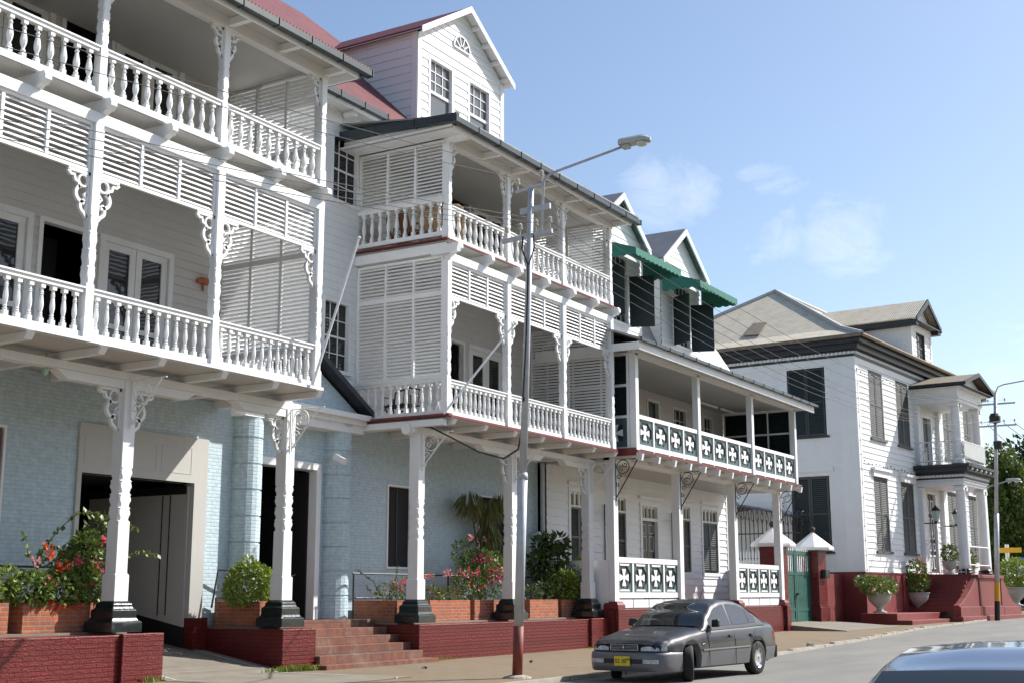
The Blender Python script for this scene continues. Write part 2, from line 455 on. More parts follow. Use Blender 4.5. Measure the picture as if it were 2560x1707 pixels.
def shutter(par, P, a0, a1, z0, z1, m='dgreen', d0=.0, leaves=2, pitch=.07, name='shutter', fr=.06):
    """closed louvred shutter leaves standing in an opening"""
    w = (a1-a0)/leaves; out = []
    for i in range(leaves):
        b = MB(); p, q = a0+i*w+.006, a0+(i+1)*w-.006
        for (u0, u1, v0, v1) in ((p, p+fr, z0, z1), (q-fr, q, z0, z1), (p+fr, q-fr, z0, z0+fr), (p+fr, q-fr, z1-fr, z1), (p+fr, q-fr, (z0+z1)/2-fr/2, (z0+z1)/2+fr/2)):
            b.fb(P, u0, u1, d0, d0+.04, v0, v1)
        b.fb(P, p+.02, q-.02, d0-.004, d0+.003, z0+.02, z1-.02)
        n = int((z1-z0-2*fr)/pitch)
        for k in range(n):
            z = z0+fr+(k+.5)*(z1-z0-2*fr)/n
            b.hexa([P(p+fr, d0+.005, z+.02), P(q-fr, d0+.005, z+.02), P(q-fr, d0+.036, z-.035), P(p+fr, d0+.036, z-.035),
                    P(p+fr, d0+.005, z+.03), P(q-fr, d0+.005, z+.03), P(q-fr, d0+.036, z-.025), P(p+fr, d0+.036, z-.025)])
        out.append(b.build(name, m, par))
    return out
def louvre(par, P, a0, a1, z0, z1, cols=3, pitch=.086, fr=.06, d0=-.03, d1=.03, m='white', name='louvre_panel'):
    """fixed jalousie panel: frame, mullions and slanted slats"""
    b = MB()
    b.fb(P, a0, a1, d0, d1, z0, z0+fr); b.fb(P, a0, a1, d0, d1, z1-fr, z1)
    w = (a1-a0-fr)/cols
    for i in range(cols+1): b.fb(P, a0+i*w, a0+i*w+fr, d0, d1, z0+fr, z1-fr)
    n = max(2, int((z1-z0-2*fr)/pitch)); st = (z1-z0-2*fr)/n
    for k in range(n):
        z = z0+fr+(k+.5)*st
        for i in range(cols):
            p, q = a0+i*w+fr, a0+(i+1)*w
            b.hexa([P(p, -.02, z+.016), P(q, -.02, z+.016), P(q, .016, z-.03), P(p, .016, z-.03),
                    P(p, -.016, z+.026), P(q, -.016, z+.026), P(q, .02, z-.02), P(p, .02, z-.02)])
    if m != 'white': b.fb(P, a0+.01, a1-.01, d0-.008, d0-.004, z0+.01, z1-.01)
    return b.build(name, m, par)
def arc(cx, cz, r, a0, a1, n=10, sx=1):
    return [(cx+sx*r*cos(radians(a0+(a1-a0)*i/n)), cz+r*sin(radians(a0+(a1-a0)*i/n))) for i in range(n+1)]

# ------------------------------------------------------------------ ground, road, pavement
def zg(y): return 0 if y < 30 else (.007*(y-30) if y < 140 else .77)
KX = [(-60, -11.4), (31, -11.45), (42, -12.2), (53, -13.2), (78, -13.75), (140, -15), (400, -20)]
def kx(y):
    for (a, xa), (b, xb) in zip(KX[:-1], KX[1:]):
        if a <= y <= b: return xa+(xb-xa)*(y-a)/(b-a)
    return KX[-1][1]
YS = [-60, -30, -10, 0, 5, 10, 14, 17, 20, 24, 28, 31, 36, 42, 48, 53, 60, 70, 78, 100, 140, 200, 400]
def strip(fx0, fx1, dz, name, m, nx=2):
    b = MB(); vs_ = []
    for y in YS:
        for i in range(nx+1):
            x = fx0(y)+(fx1(y)-fx0(y))*i/nx; vs_.append((x, y, zg(y)+dz))
    n = nx+1
    b.add(vs_, [(r*n+i, r*n+i+1, (r+1)*n+i+1, (r+1)*n+i) for r in range(len(YS)-1) for i in range(nx)])
    return struct(b.build(name, m))
def groundmats():
    m, t, b = nmat('earth'); g = t.nodes.new('ShaderNodeNewGeometry')
    t.links.new(ramp(t, noise(t, g.outputs['Position'], .6, 8), [(.3, (.2, .16, .1)), (.7, (.3, .25, .17))]), b.inputs['Base Color']); b.inputs['Roughness'].default_value = .95; M['earth'] = m
    m, t, b = nmat('asphalt'); g = t.nodes.new('ShaderNodeNewGeometry'); P = g.outputs['Position']
    mpn = t.nodes.new('ShaderNodeMapping'); mpn.inputs['Scale'].default_value = (1.2, .35, 1); t.links.new(P, mpn.inputs[0])
    c = ramp(t, noise(t, mpn.outputs[0], .55, 6), [(.3, (.15, .145, .135)), (.7, (.215, .21, .19))])
    c = mixc(t, ramp(t, noise(t, mpn.outputs[0], 1.3, 9, .75), [(.6, (0, 0, 0)), (.78, (.55,)*3)]), c, (.1, .098, .095))
    c = mixc(t, .5, c, ramp(t, noise(t, P, 60, 3), [(.3, (.6,)*3), (.7, (1.2,)*3)]), 'MULTIPLY')
    t.links.new(c, b.inputs['Base Color']); b.inputs['Roughness'].default_value = .85
    bump(t, b, noise(t, P, 90, 3), .4, .01); M['asphalt'] = m
    m, t, b = nmat('pavement_slabs'); g = t.nodes.new('ShaderNodeNewGeometry'); P = g.outputs['Position']
    k = t.nodes.new('ShaderNodeTexBrick'); t.links.new(P, k.inputs['Vector']); k.offset = .5
    k.inputs['Color1'].default_value = (.165, .128, .085, 1); k.inputs['Color2'].default_value = (.195, .155, .105, 1); k.inputs['Mortar'].default_value = (.09, .07, .048, 1)
    k.inputs['Scale'].default_value = 1; k.inputs['Brick Width'].default_value = .6; k.inputs['Row Height'].default_value = .45; k.inputs['Mortar Size'].default_value = .014; k.inputs['Mortar Smooth'].default_value = .6
    dirt = ramp(t, noise(t, P, .55, 8, .68), [(.38, (0, 0, 0)), (.6, (.9,)*3)])
    c = mixc(t, dirt, k.outputs['Color'], ramp(t, noise(t, P, 2.4, 8), [(.3, (.19, .125, .062)), (.7, (.225, .168, .102))]))
    c = mixc(t, .6, c, ramp(t, noise(t, P, 25, 6, .7), [(.3, (.62,)*3), (.72, (1.12,)*3)]), 'MULTIPLY')
    c = mixc(t, ramp(t, noise(t, P, 3.7, 9, .8), [(.62, (0, 0, 0)), (.75, (.6,)*3)]), c, (.12, .1, .075))
    t.links.new(c, b.inputs['Base Color']); b.inputs['Roughness'].default_value = .9
    bump(t, b, k.outputs['Fac'], -.4, .01); M['pave'] = m
    m, t, b = nmat('driveway_concrete'); g = t.nodes.new('ShaderNodeNewGeometry'); P = g.outputs['Position']
    c = ramp(t, noise(t, P, 1.5, 9, .7), [(.3, (.15, .13, .1)), (.7, (.24, .215, .175))])
    t.links.new(c, b.inputs['Base Color']); b.inputs['Roughness'].default_value = .9; bump(t, b, noise(t, P, 20, 5), .4, .01); M['conc'] = m
    M['kerb'] = mat('kerb_stone', (.33, .3, .25), .9, .3, 3, bmp=.4)
    M['whiteline'] = mat('worn_white_line', (.42, .42, .39), .8, .3, 6)
groundmats()
strip(lambda y: -260, lambda y: 260, -.03, 'ground', 'earth', 6)
strip(kx, lambda y: kx(y)+11.5, 0, 'road', 'asphalt', 6)
strip(lambda y: -23 if y < 40 else -34, lambda y: kx(y)-.16, .03, 'pavement', 'pave', 8)
strip(lambda y: kx(y)+11.7, lambda y: kx(y)+15.5, .09, 'far_pavement', 'pave', 2)
def kerb(side, name):
    b = MB(); rng = random.Random(3); y = -40
    while y < 140:
        L = 1.0+rng.random()*.3; x = kx(y)+side; x2 = kx(y+L)+side; z = zg(y)
        w = rng.uniform(-.012, .012); h = .085+rng.uniform(-.025, .015)
        b.hexa([(x-.17+w, y, z-.1), (x+w, y, z-.1), (x2+w, y+L-.015, z-.1), (x2-.17+w, y+L-.015, z-.1), (x-.17+w, y, z+h), (x+w-.02, y, z+h), (x2+w-.02, y+L-.015, z+h), (x2-.17+w, y+L-.015, z+h)])
        y += L
    struct(b.build(name, 'kerb'))
kerb(0, 'kerb'); kerb(11.68, 'far_kerb')
def zr(x): return .034 if x > -17.2 else .034+.17*(-17.2-x)
b = MB(); xs = [-14.2, -15.5, -16.6, -17.2, -18.4, -19.6, -21, -24.5]
for p, q in zip(xs[:-1], xs[1:]): b.add([(p, 16.95, zr(p)+.004), (p, 20.12, zr(p)+.004), (q, 20.12, zr(q)+.004), (q, 16.95, zr(q)+.004)], [(0, 1, 2, 3)])
struct(b.build('driveway', 'conc'))
b = MB()
for y0, pts in ((17.12, xs[2:7]), (19.82, xs[1:7])):
    for p, q in zip(pts[:-1], pts[1:]): b.add([(p, y0, zr(p)+.009), (p, y0+.07, zr(p)+.009), (q, y0+.07, zr(q)+.009), (q, y0, zr(q)+.009)], [(0, 1, 2, 3)])
struct(b.build('driveway_lines', 'whiteline'))

# ------------------------------------------------------------------ repeated house pieces
def baluster_mesh(h, kind):
    b = MB(); e = .042
    b.sq([(e, 0), (e, .13*h)], (0, 0, 0)); b.sq([(e, .88*h), (e, h)], (0, 0, 0))
    if kind == 'vase':
        pr = [(.03, .13), (.042, .17), (.042, .2), (.028, .23), (.03, .27), (.05, .36), (.058, .45), (.05, .56), (.034, .68), (.026, .74), (.04, .77), (.04, .79), (.025, .81), (.03, .88)]
    else:
        pr = [(.03, .13), (.04, .18), (.024, .21), (.038, .24), (.024, .27), (.03, .31), (.041, .4), (.043, .48), (.036, .6), (.027, .7), (.04, .72), (.024, .745), (.038, .77), (.024, .8), (.03, .88)]
    b.lathe([(r, z*h) for r, z in pr], (0, 0, 0), 8)
    me = bpy.data.meshes.new('baluster'); me.from_pydata(b.v, [], b.f); me.materials.append(M['white']); me.update()
    return me
BAL = {'vase': baluster_mesh(.66, 'vase'), 'slim': baluster_mesh(.62, 'slim')}
def railing(par, p, q, z0, z1, n, kind, axis='y', x=None):
    """a bay of balustrade from p to q; every baluster a piece of its own"""
    b = MB()
    P = FX(x) if axis == 'y' else FY(x)
    b.fb(P, p, q, -.055, .055, z0, z0+.11)
    b.fb(P, p, q, -.06, .06, z1-.1, z1-.03); b.fb(P, p, q, -.085, .085, z1-.03, z1)
    r = b.build('railing', 'white', par)
    h = z1-.1-(z0+.11); me = BAL[kind]; s = h/(.66 if kind == 'vase' else .62)
    for i in range(n):
        a = p+(q-p)*(i+.6)/(n+.2)
        o = bpy.data.objects.new('baluster', me); COL.objects.link(o); o.parent = r
        o.location = Vector(P(a, 0, z0+.11))-ORG[r.name]; o.scale = (1, 1, s)
    return r
def post(par, x, y, z0, z1, w=.085, s0=None, s1=None, blk=.3, name='post'):
    """square post on a plain block; its corners are cut in scallops between s0 and s1"""
    pr = [(w*1.2, .05, z0), (w*1.2, .05, z0+blk), (w, .05, z0+blk+.03)]
    if s0:
        n = 4; st = (s1-s0)/n; pr.append((w, .06, s0))
        for i in range(n):
            for f, k, ch in ((.05, .98, .3), (.18, .96, .36), (.35, .99, .28), (.55, 1.03, .12), (.75, 1.01, .16), (.92, .99, .28), (.97, 1.02, .08)): pr.append((w*k, ch, s0+(i+f)*st))
        pr.append((w, .06, s1))
    pr.append((w, .05, z1)); b = MB(); vs_ = []
    for ww, ch, z in pr:
        c_ = ww*ch
        vs_ += [(x+u, y+v, z) for u, v in ((ww, -ww+c_), (ww, ww-c_), (ww-c_, ww), (-ww+c_, ww), (-ww, ww-c_), (-ww, -ww+c_), (-ww+c_, -ww), (ww-c_, -ww))]
    k = len(pr); b.add(vs_, [(i*8+j, i*8+(j+1) % 8, (i+1)*8+(j+1) % 8, (i+1)*8+j) for i in range(k-1) for j in range(8)]+[tuple(range(7, -1, -1)), tuple(range((k-1)*8, k*8))])
    return b.build(name, 'white', par)
def fret(par, P, a, z, w, h, sx, d=.03, name='bracket'):
    """carved openwork corner bracket; a, z is the inner top corner, sx the side it reaches to"""
    Q = lambda u, dd, v: P(a+sx*u, dd, z+v)
    b = MB()
    b.ribbon(Q, [(.02, 0), (.02, -h)], .05, -d, d)
    b.ribbon(Q, [(0, -.025), (w, -.025)], .05, -d, d)
    b.ribbon(Q, [(w, -.05), (w*.86, -.14*h), (w*.72, -.13*h), (w*.66, -.24*h), (w*.5, -.27*h), (w*.46, -.4*h)], .05, -d, d)
    b.ribbon(Q, [(w*.46, -.36*h)]+arc(w*.3, -.5*h, w*.3, 60, -70, 7)+[(w*.2, -.7*h)], .06, -d, d)
    b.ribbon(Q, [(w*.2, -.66*h)]+arc(w*.14, -.76*h, w*.24, 60, -70, 6)+[(.03, -h)], .055, -d, d)
    b.ribbon(Q, arc(w*.28, -.2*h, w*.22, 0, 360, 12), .035, -d*.8, d*.8)
    b.ribbon(Q, [(w*.05, -.4*h), (w*.22, -.5*h), (w*.05, -.62*h)], .035, -d*.8, d*.8)
    return b.build(name, 'white', par)
def scroll(par, P, a, z, L, H, m, r=.014, sx=1, name='scroll_bracket'):
    """wrought strut with scrolls, reaching out from a post"""
    Q = lambda u, v: P(a, sx*u, z+v)
    b = MB()
    b.tube([Q(.02, 0), Q(.02, -H)], r, 5); b.tube([Q(0, -.02), Q(L*1.15, -.02)], r, 5)
    b.tube([Q(.02, -H*.92), Q(L, -.02)], r*1.2, 5)
    rr = L*.27
    b.tube([Q(rr+.05+rr*cos(t), -rr-.04+rr*sin(t)) for t in [i*2*pi/16 for i in range(17)]], r*.9, 5, False)
    for cx_, cz_, r0, ph in ((.12, -rr*2-.14, .09, 0), (.08, -rr*2-.36, .06, 2), (rr+.0, -rr-.1, rr*.4, 1), (rr+.12, -rr+.02, rr*.4, 3)):
        b.tube([Q(cx_+r0*(1-k/18)*cos(ph+k*.5), cz_+r0*(1-k/18)*sin(ph+k*.5)) for k in range(14)], r*.8, 5)
    return b.build(name, m, par)
def column(par, x, y, z0, z1):
    c = post(par, x, y, z0+.52, z1, .135, z0+1.9, z0+2.85, .45, 'column')
    MB().sq([(.345, z0), (.345, z0+.17), (.3, z0+.2), (.275, z0+.24), (.275, z0+.37), (.24, z0+.4), (.22, z0+.43), (.22, z0+.47), (.165, z0+.53)], (x, y, 0)).build('column_base', 'black', c, bev=.012)
    return c
def glazed_door(par, P, a0, a1, z0, z1, dep=-.05, midrail=.36, gm='glass', m='white', name='door'):
    """pair of part-glazed leaves"""
    b = MB(); f = MB(); mid = (a0+a1)/2; st = .15
    for p, q in ((a0, mid), (mid, a1)):
        p += .01; q -= .01
        b.fb(P, p, p+st, dep, dep+.05, z0, z1); b.fb(P, q-st, q, dep, dep+.05, z0, z1)
        zm = z0+(z1-z0)*midrail
        for u, v in ((z0, z0+.2), (zm, zm+.1), (z1-.14, z1)): b.fb(P, p+st, q-st, dep, dep+.05, u, v)
        zq = zm+(z1-zm)*.3; b.fb(P, p+st, q-st, dep+.01, dep+.04, zq, zq+.035)
        f.fb(P, p+st, q-st, dep+.01, dep+.022, z0+.2, z1-.14)
    d = b.build(name, m, par); f.build('pane', gm, d)
    g = MB()
    for p, q, u, v in ((a0-.12, a0, z0, z1+.12), (a1, a1+.12, z0, z1+.12), (a0, a1, z1, z1+.12)): g.fb(P, p, q, -.1, .05, u, v)
    g.build('door_frame', m, par)
    return d
def frame(par, P, a0, a1, z0, z1, w=.1, d0=-.12, d1=.045, m='white', name='frame', bottom=False):
    b = MB()
    b.fb(P, a0-w, a0, d0, d1, z0, z1+w); b.fb(P, a1, a1+w, d0, d1, z0, z1+w); b.fb(P, a0, a1, d0, d1, z1, z1+w)
    if bottom: b.fb(P, a0-w, a1+w, d0, d1, z0-w, z0)
    return b.build(name, m, par)
def gutter(par, pts, m='gutter', h=.13, w=.15, name='gutter'):
    b = MB()
    for p, q in zip(pts[:-1], pts[1:]):
        b.bar(p, q, w, h)
        d = (Vector(q)-Vector(p)); L = d.length; n = max(1, int(L/.95))
        for i in range(n+1):
            c = Vector(p)+d*(i/n); dd = d.normalized()*.014
            b.bar(c-dd, c+dd, w+.03, h+.03)
    return b.build(name, m, par)

WX = -19.6         # main wall of the two verandah houses
VX = -16.9         # verandah front
def verandah(par, y0, posts, z_d1, z_d2, z_top, right, left_open, bays, nlow, nup, joints_lo, joints_up, ends):
    PF = FX(VX)
    # decks
    b = MB()
    b.box(WX, -16.8, y0, right+.12, 5.56, 5.63); b.box(WX, -16.8, y0, right+.12, 9.8, 9.87)
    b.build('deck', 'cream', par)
    for z in (5.63, 9.87): MB().box(WX, -16.82, y0, right+.1, z, z+.012).build('deck_floor', 'floor', par)
    b = MB(); b.box(-16.8, -16.765, y0, right+.15, 5.585, 5.645); b.box(-16.8, -16.775, y0, right+.15, 9.83, 9.872); b.build('deck_edge', 'redtrim' if left_open else 'white2', par)
    for y in joints_lo:
        MB().hexa([(WX, y-.07, 5.4), (-16.82, y-.07, 5.44), (-16.82, y+.07, 5.44), (WX, y+.07, 5.4), (WX, y-.07, 5.56), (-16.74, y-.07, 5.555), (-16.74, y+.07, 5.555), (WX, y+.07, 5.56)]).build('joist', 'white2', par)
    for y in joints_up:
        MB().prism([(WX, y-.065, 9.8), (WX, y-.065, 9.55), (-16.78, y-.065, 9.55), (-16.7, y-.065, 9.6), (-16.66, y-.065, 9.58), (-16.58, y-.065, 9.66), (-16.58, y-.065, 9.73), (-16.62, y-.065, 9.8)], (0, .13, 0)).build('joist', 'white2', par)
    b = MB(); b.box(-16.98, -16.82, y0, right+.1, 9.36, 9.55); b.build('frieze_beam', 'white', par)
    b = MB(); b.box(-16.99, -16.8, y0, right+.1, 12.24, 12.46); b.build('eave_beam', 'white', par)
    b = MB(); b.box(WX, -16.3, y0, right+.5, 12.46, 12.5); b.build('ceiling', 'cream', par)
    for a in posts:
        post(par, VX, a, 5.63, 9.36, .088, 6.55, 7.75, .33); post(par, VX, a, 9.87, 12.26, .08, 10.75, 11.6, .33)
    for p, q in zip(posts[:-1], posts[1:]):
        railing(par, p+.09, q-.09, 5.64, 6.5, nlow, 'slim', 'y', VX)
        railing(par, p+.09, q-.09, 9.875, 10.74, nup, 'vase', 'y', VX)
        louvre(par, PF, p+.09, q-.09, 8.47, 9.36, 3)
    return PF

# ================================================================== HOUSE A (left, red roof)
A = thing('verandah_house', 'white timber house with red iron roof, two stacked verandahs and pale blue brick ground floor', 'house', (-19.6, 15, 0))
PA = FX(WX)
verandah(A, 5.2, [5.6, 8.55, 11.5, 14.4, 17.36, 20.3], 0, 0, 0, 20.3, False, 0, 12, 10,
         [6.1, 7.55, 9.0, 10.4, 11.8, 13.25, 14.72, 16.06, 17.61, 19.02, 20.35], [5.9, 7.3, 8.75, 10.2, 11.6, 13.1, 14.47, 15.89, 17.34, 18.82, 20.26], 0)
# ground floor wall
holes = [(16.75, 20.0, -1, 3.78), (21.62, 23.72, -1, 4.35), (13.85, 15.1, 1.95, 4.48), (10, 11.2, 1.95, 4.48)]
b = MB(); flatwall(b, PA, 4.6, 25.12, .0, 5.56, holes); b.build('brick_wall', 'bluebrick', A)
UH = [(13.3, 15.35, 5.63, 8.42), (15.5, 16.7, 5.63, 8.42), (17.02, 18.8, 5.63, 8.42), (13.3, 15.5, 9.87, 12.62), (15.68, 17.0, 9.87, 12.62), (17.12, 18.86, 9.87, 12.62),
      (23.8, 24.84, 6.77, 8.53), (23.98, 25.02, 11.0, 12.77), (9.2, 11, 5.63, 8.42), (9.2, 11, 9.87, 12.62)]
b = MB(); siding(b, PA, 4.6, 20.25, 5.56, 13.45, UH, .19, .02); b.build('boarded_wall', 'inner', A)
b = MB(); siding(b, PA, 20.25, 25.12, 5.56, 13.45, UH, .19, .02); b.build('boarded_wall', 'white2', A)
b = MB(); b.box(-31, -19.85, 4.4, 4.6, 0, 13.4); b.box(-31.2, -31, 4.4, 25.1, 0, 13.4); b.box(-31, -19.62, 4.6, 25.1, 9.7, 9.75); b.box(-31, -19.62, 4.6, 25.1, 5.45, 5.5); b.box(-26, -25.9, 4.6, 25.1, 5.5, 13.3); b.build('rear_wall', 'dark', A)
for a0, a1 in ((13.42, 15.23), (17.05, 18.77), (9.3, 10.9)): glazed_door(A, PA, a0, a1, 5.66, 8.33, -.06)
for a0, a1 in ((13.42, 15.4), (17.15, 18.8), (9.3, 10.9)): glazed_door(A, PA, a0, a1, 9.9, 12.5, -.06)
frame(A, PA, 15.58, 16.66, 5.66, 8.36, .09); frame(A, PA, 15.78, 16.92, 9.9, 12.55, .09)
for z0, z1, a0, a1 in ((5.66, 8.36, 15.58, 16.66), (9.9, 12.55, 15.78, 16.92)):
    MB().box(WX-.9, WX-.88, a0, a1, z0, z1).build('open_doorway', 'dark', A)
window(A, PA, 23.86, 24.78, 6.83, 8.47, 3, 4); window(A, PA, 24.04, 24.98, 11.06, 12.7, 3, 4)
# verandah end screens
PE = FYB(20.3)
louvre(A, PE, -19.58, -17.0, 8.44, 9.36, 3); louvre(A, PE, -19.58, -17.0, 6.48, 8.44, 3); MB().box(-19.58, -17.0, 20.24, 20.36, 9.36, 9.78).build('screen_head', 'white2', A)
railing(A, -19.5, -17.02, 5.64, 6.5, 11, 'slim', 'x', 20.3); railing(A, -19.5, -17.02, 9.875, 10.74, 10, 'vase', 'x', 20.3)
louvre(A, PE, -19.58, -17.0, 10.72, 12.46, 3)
for a, sx in ((14.4, 1), (14.4, -1), (17.36, 1), (17.36, -1), (20.3, -1), (11.5, 1), (11.5, -1)):
    fret(A, FX(VX), a+sx*.088, 8.46, .46, .78, sx); fret(A, FX(VX), a+sx*.08, 12.24, .3, .62, sx)
# eaves, gutters, roof
b = MB(); b.box(-16.3, -16.26, 5, 20.75, 12.3, 12.46); b.box(-19.2, -16.26, 20.72, 20.76, 12.3, 12.46); b.build('fascia', 'white', A)
for y in [5.8+1.45*i for i in range(11)]: MB().box(-16.85, -16.31, y-.06, y+.06, 12.3, 12.45).build('eave_bracket', 'white', A)
gutter(A, [(-16.14, 5, 12.44), (-16.14, 20.96, 12.44)]); gutter(A, [(-16.2, 20.86, 12.44), (-18.9, 20.86, 12.44)], name='gutter')
b = MB(); b.prism([(-16.1, 4.2, 12.52), (-19.1, 4.2, 13.58), (-19.1, 4.2, 13.62), (-16.1, 4.2, 12.56)], (0, 16.7, 0)); b.build('verandah_roof', 'redroof', A)
b = MB(); b.prism([(-19.05, 4, 13.5), (-25, 4, 19.22), (-25, 4, 19.28), (-18.95, 4, 13.5)], (0, 21.4, 0)); b.prism([(-31, 4, 13.5), (-25, 4, 19.22), (-25, 4, 19.28), (-31.1, 4, 13.5)], (0, 21.4, 0)); b.build('roof', 'redroof', A)
MB().tube([(-25, 4, 19.28), (-25, 25.4, 19.28)], .1, 8).build('roof_ridge', 'redroof', A)
gutter(A, [(-18.98, 20.6, 13.44), (-18.98, 25.35, 13.44)], h=.15)
b = MB(); b.box(-19.6, -19.06, 20.6, 25.3, 13.4, 13.44); b.box(-19.1, -19.06, 20.6, 25.3, 13.28, 13.4); b.build('soffit', 'white2', A)
for y in (21.4, 22.9, 24.4): MB().tube([(-19.55, y, 13.3), (-19.2, y, 13.3)], .09, 8).build('eave_bracket', 'white', A)
# ground floor columns and beams
for y in (7.5, 11.88, 16.24, 20.6): column(A, -17.85, y, .88, 5.28)
b = MB(); b.box(-17.97, -17.73, 5, 20.9, 5.28, 5.42); b.build('beam', 'white', A)
for y in (7.5, 11.88, 16.24, 20.6):
    e = min(1.65, 20.9-y); MB().prism([(-17.96, y-1.65, 5.275), (-17.96, y-1.4, 5.12), (-17.96, y+e-.25, 5.12), (-17.96, y+e, 5.275)], (.22, 0, 0)).build('bolster', 'white', A)
    for sx in (1, -1):
        if not (y > 20 and sx > 0): fret(A, FX(-17.85), y+sx*.135, 5.12, .5, .75, sx, .035)
    scroll(A, FX(-17.71), y, 5.3, .75, .9, 'white')
# driveway gate with panelled transom
b = MB()
b.fb(PA, 16.72, 16.82, -.2, .05, 0, 3.78); b.fb(PA, 19.76, 20.13, -.2, .05, 1.05, 4.72)
b.fb(PA, 16.72, 19.76, -.2, .05, 3.78, 4.72)
tr = b.build('gate_surround', 'cream', A)
for i in range(3):
    p = 16.85+i*.98; bb = MB()
    for u, v, s_, t_ in ((p, p+.85, 3.95, 3.97), (p, p+.85, 4.48, 4.5), (p, p+.02, 3.97, 4.48), (p+.83, p+.85, 3.97, 4.48)): bb.fb(PA, u, v, .05, .056, s_, t_)
    bb.build('panel_moulding', 'lampgrey', tr)
b = MB(); b.prism([(-22.6, 19.7, 1.42), (-19.66, 19.7, .87), (-19.66, 19.7, 3.72), (-22.6, 19.7, 3.72)], (0, .05, 0)); lf = b.build('gate_leaf', 'cream', A)
for x in (-20.15, -20.37): MB().box(x-.01, x+.01, 19.685, 19.7, 1.1, 3.55).build('gate_rod', 'iron', lf)
MB().prism([(-22.6, 19.71, .9), (-19.66, 19.71, .42), (-19.66, 19.71, .87), (-22.6, 19.71, 1.42)], (0, .03, 0)).build('gate_black_strip', 'iron', lf)  # black strip from the leaf's lower edge down to the ramp
MB().box(-22.6, -19.7, 19.68, 19.7, 3.56, 3.72).build('gate_track', 'iron', lf)
MB().box(-20.1, -19.42, 19.76, 20.17, 0, 1.05).build('jamb_base', 'redpaint', A)
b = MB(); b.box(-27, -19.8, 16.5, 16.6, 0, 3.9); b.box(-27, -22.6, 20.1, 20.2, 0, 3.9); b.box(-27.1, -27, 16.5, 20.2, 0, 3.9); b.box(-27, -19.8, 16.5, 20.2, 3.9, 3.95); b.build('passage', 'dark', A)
# shuttered ground windows at far left
for a0, a1 in ((13.9, 15.05), (10.05, 11.15)):
    MB().box(WX-.2, WX-.18, a0, a1, 2, 4.43).build('open_window', 'dark', A); frame(A, PA, a0, a1, 2.0, 4.43, .05, bottom=True)
    MB().box(WX-.12, WX+.02, a1-.1, a1-.04, 2.05, 4.4).build('window_shutter', 'redtrim', A)
# street door between round banded pilasters under a small pediment
frame(A, PA, 21.66, 23.66, .95, 4.36, .16, -.25, .08, 'white', 'door_frame')
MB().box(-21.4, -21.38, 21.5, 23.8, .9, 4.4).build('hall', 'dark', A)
MB().box(-21.35, -19.75, 23.62, 23.66, .97, 4.32).build('door_leaf', 'iron', A)
MB().box(-21.3, -20.8, 21.66, 22.7, .97, 4.3).build('hall_wall', 'greysh', A)
MB().prism([(-19.9, 21.7, 2.9), (-19.9, 21.7, 4.3), (-19.9, 22.0, 4.3), (-19.9, 21.95, 3.2), (-19.9, 22.05, 2.9)], (.03, 0, 0)).build('curtain', 'redtrim', A)
for y in (21.26, 24.37):
    pr = [(.37, .9)]
    for i in range(8):
        z = .95+i*.56; pr += [(.365, z), (.365, z+.52), (.34, z+.525), (.34, z+.555)]
    pr += [(.37, 5.42), (.4, 5.45), (.4, 5.5)]
    MB().lathe(pr, (-19.55, y, 0), 18).build('pilaster', 'bluebrick', A, False)
b = MB(); b.fb(PA, 20.75, 24.98, 0, .5, 5.5, 5.62); b.fb(PA, 20.7, 25.03, 0, .62, 5.62, 5.74); b.fb(PA, 20.8, 24.95, 0, .42, 5.3, 5.5); b.build('cornice', 'white', A)
MB().prism([(-19.35, 20.85, 5.75), (-19.35, 24.9, 5.75), (-19.35, 22.85, 6.9)], (.08, 0, 0)).build('tympanum', 'bluebrick', A)
b = MB()
for s in (-1, 1): b.hexa([(-19.5, 22.85+s*2.2, 5.72), (-18.95, 22.85+s*2.2, 5.72), (-18.95, 22.85, 7.0), (-19.5, 22.85, 7.0), (-19.5, 22.85+s*2.2, 5.86), (-18.95, 22.85+s*2.2, 5.86), (-18.95, 22.85, 7.14), (-19.5, 22.85, 7.14)])
b.build('pediment_roof', 'cornice', A)
MB().bar((-19.5, 23.9, 4.72), (-19.15, 24.0, 4.6), .03, .03).build('camera_arm', 'galv', A)
MB().bar((-19.25, 23.95, 4.7), (-18.95, 24.0, 4.55), .13, .13).build('security_camera', 'white2', A)
MB().lathe([(.02, 0), (.02, .14), (.2, .15), (.21, .2), (.15, .26), (.02, .27)], (-19.55, 19.75, 7.85), 10).build('wall_bell', 'brass', A)
b = MB(); b.tube([(-18.4, 20.1, 12.35), (-17.2, 20.1, 12.35)], .035, 6); b.build('tube_lamp', 'white', A)
b = MB(); b.tube([(-17.9, 14.5, 5.3), (-17.9, 14.5, 5.55)], .012, 5); b.lathe([(.02, 0), (.05, .04), (.05, .1), (.025, .16)], (-17.9, 14.5, 5.14), 8); b.build('hanging_bulb', 'bulb', A)

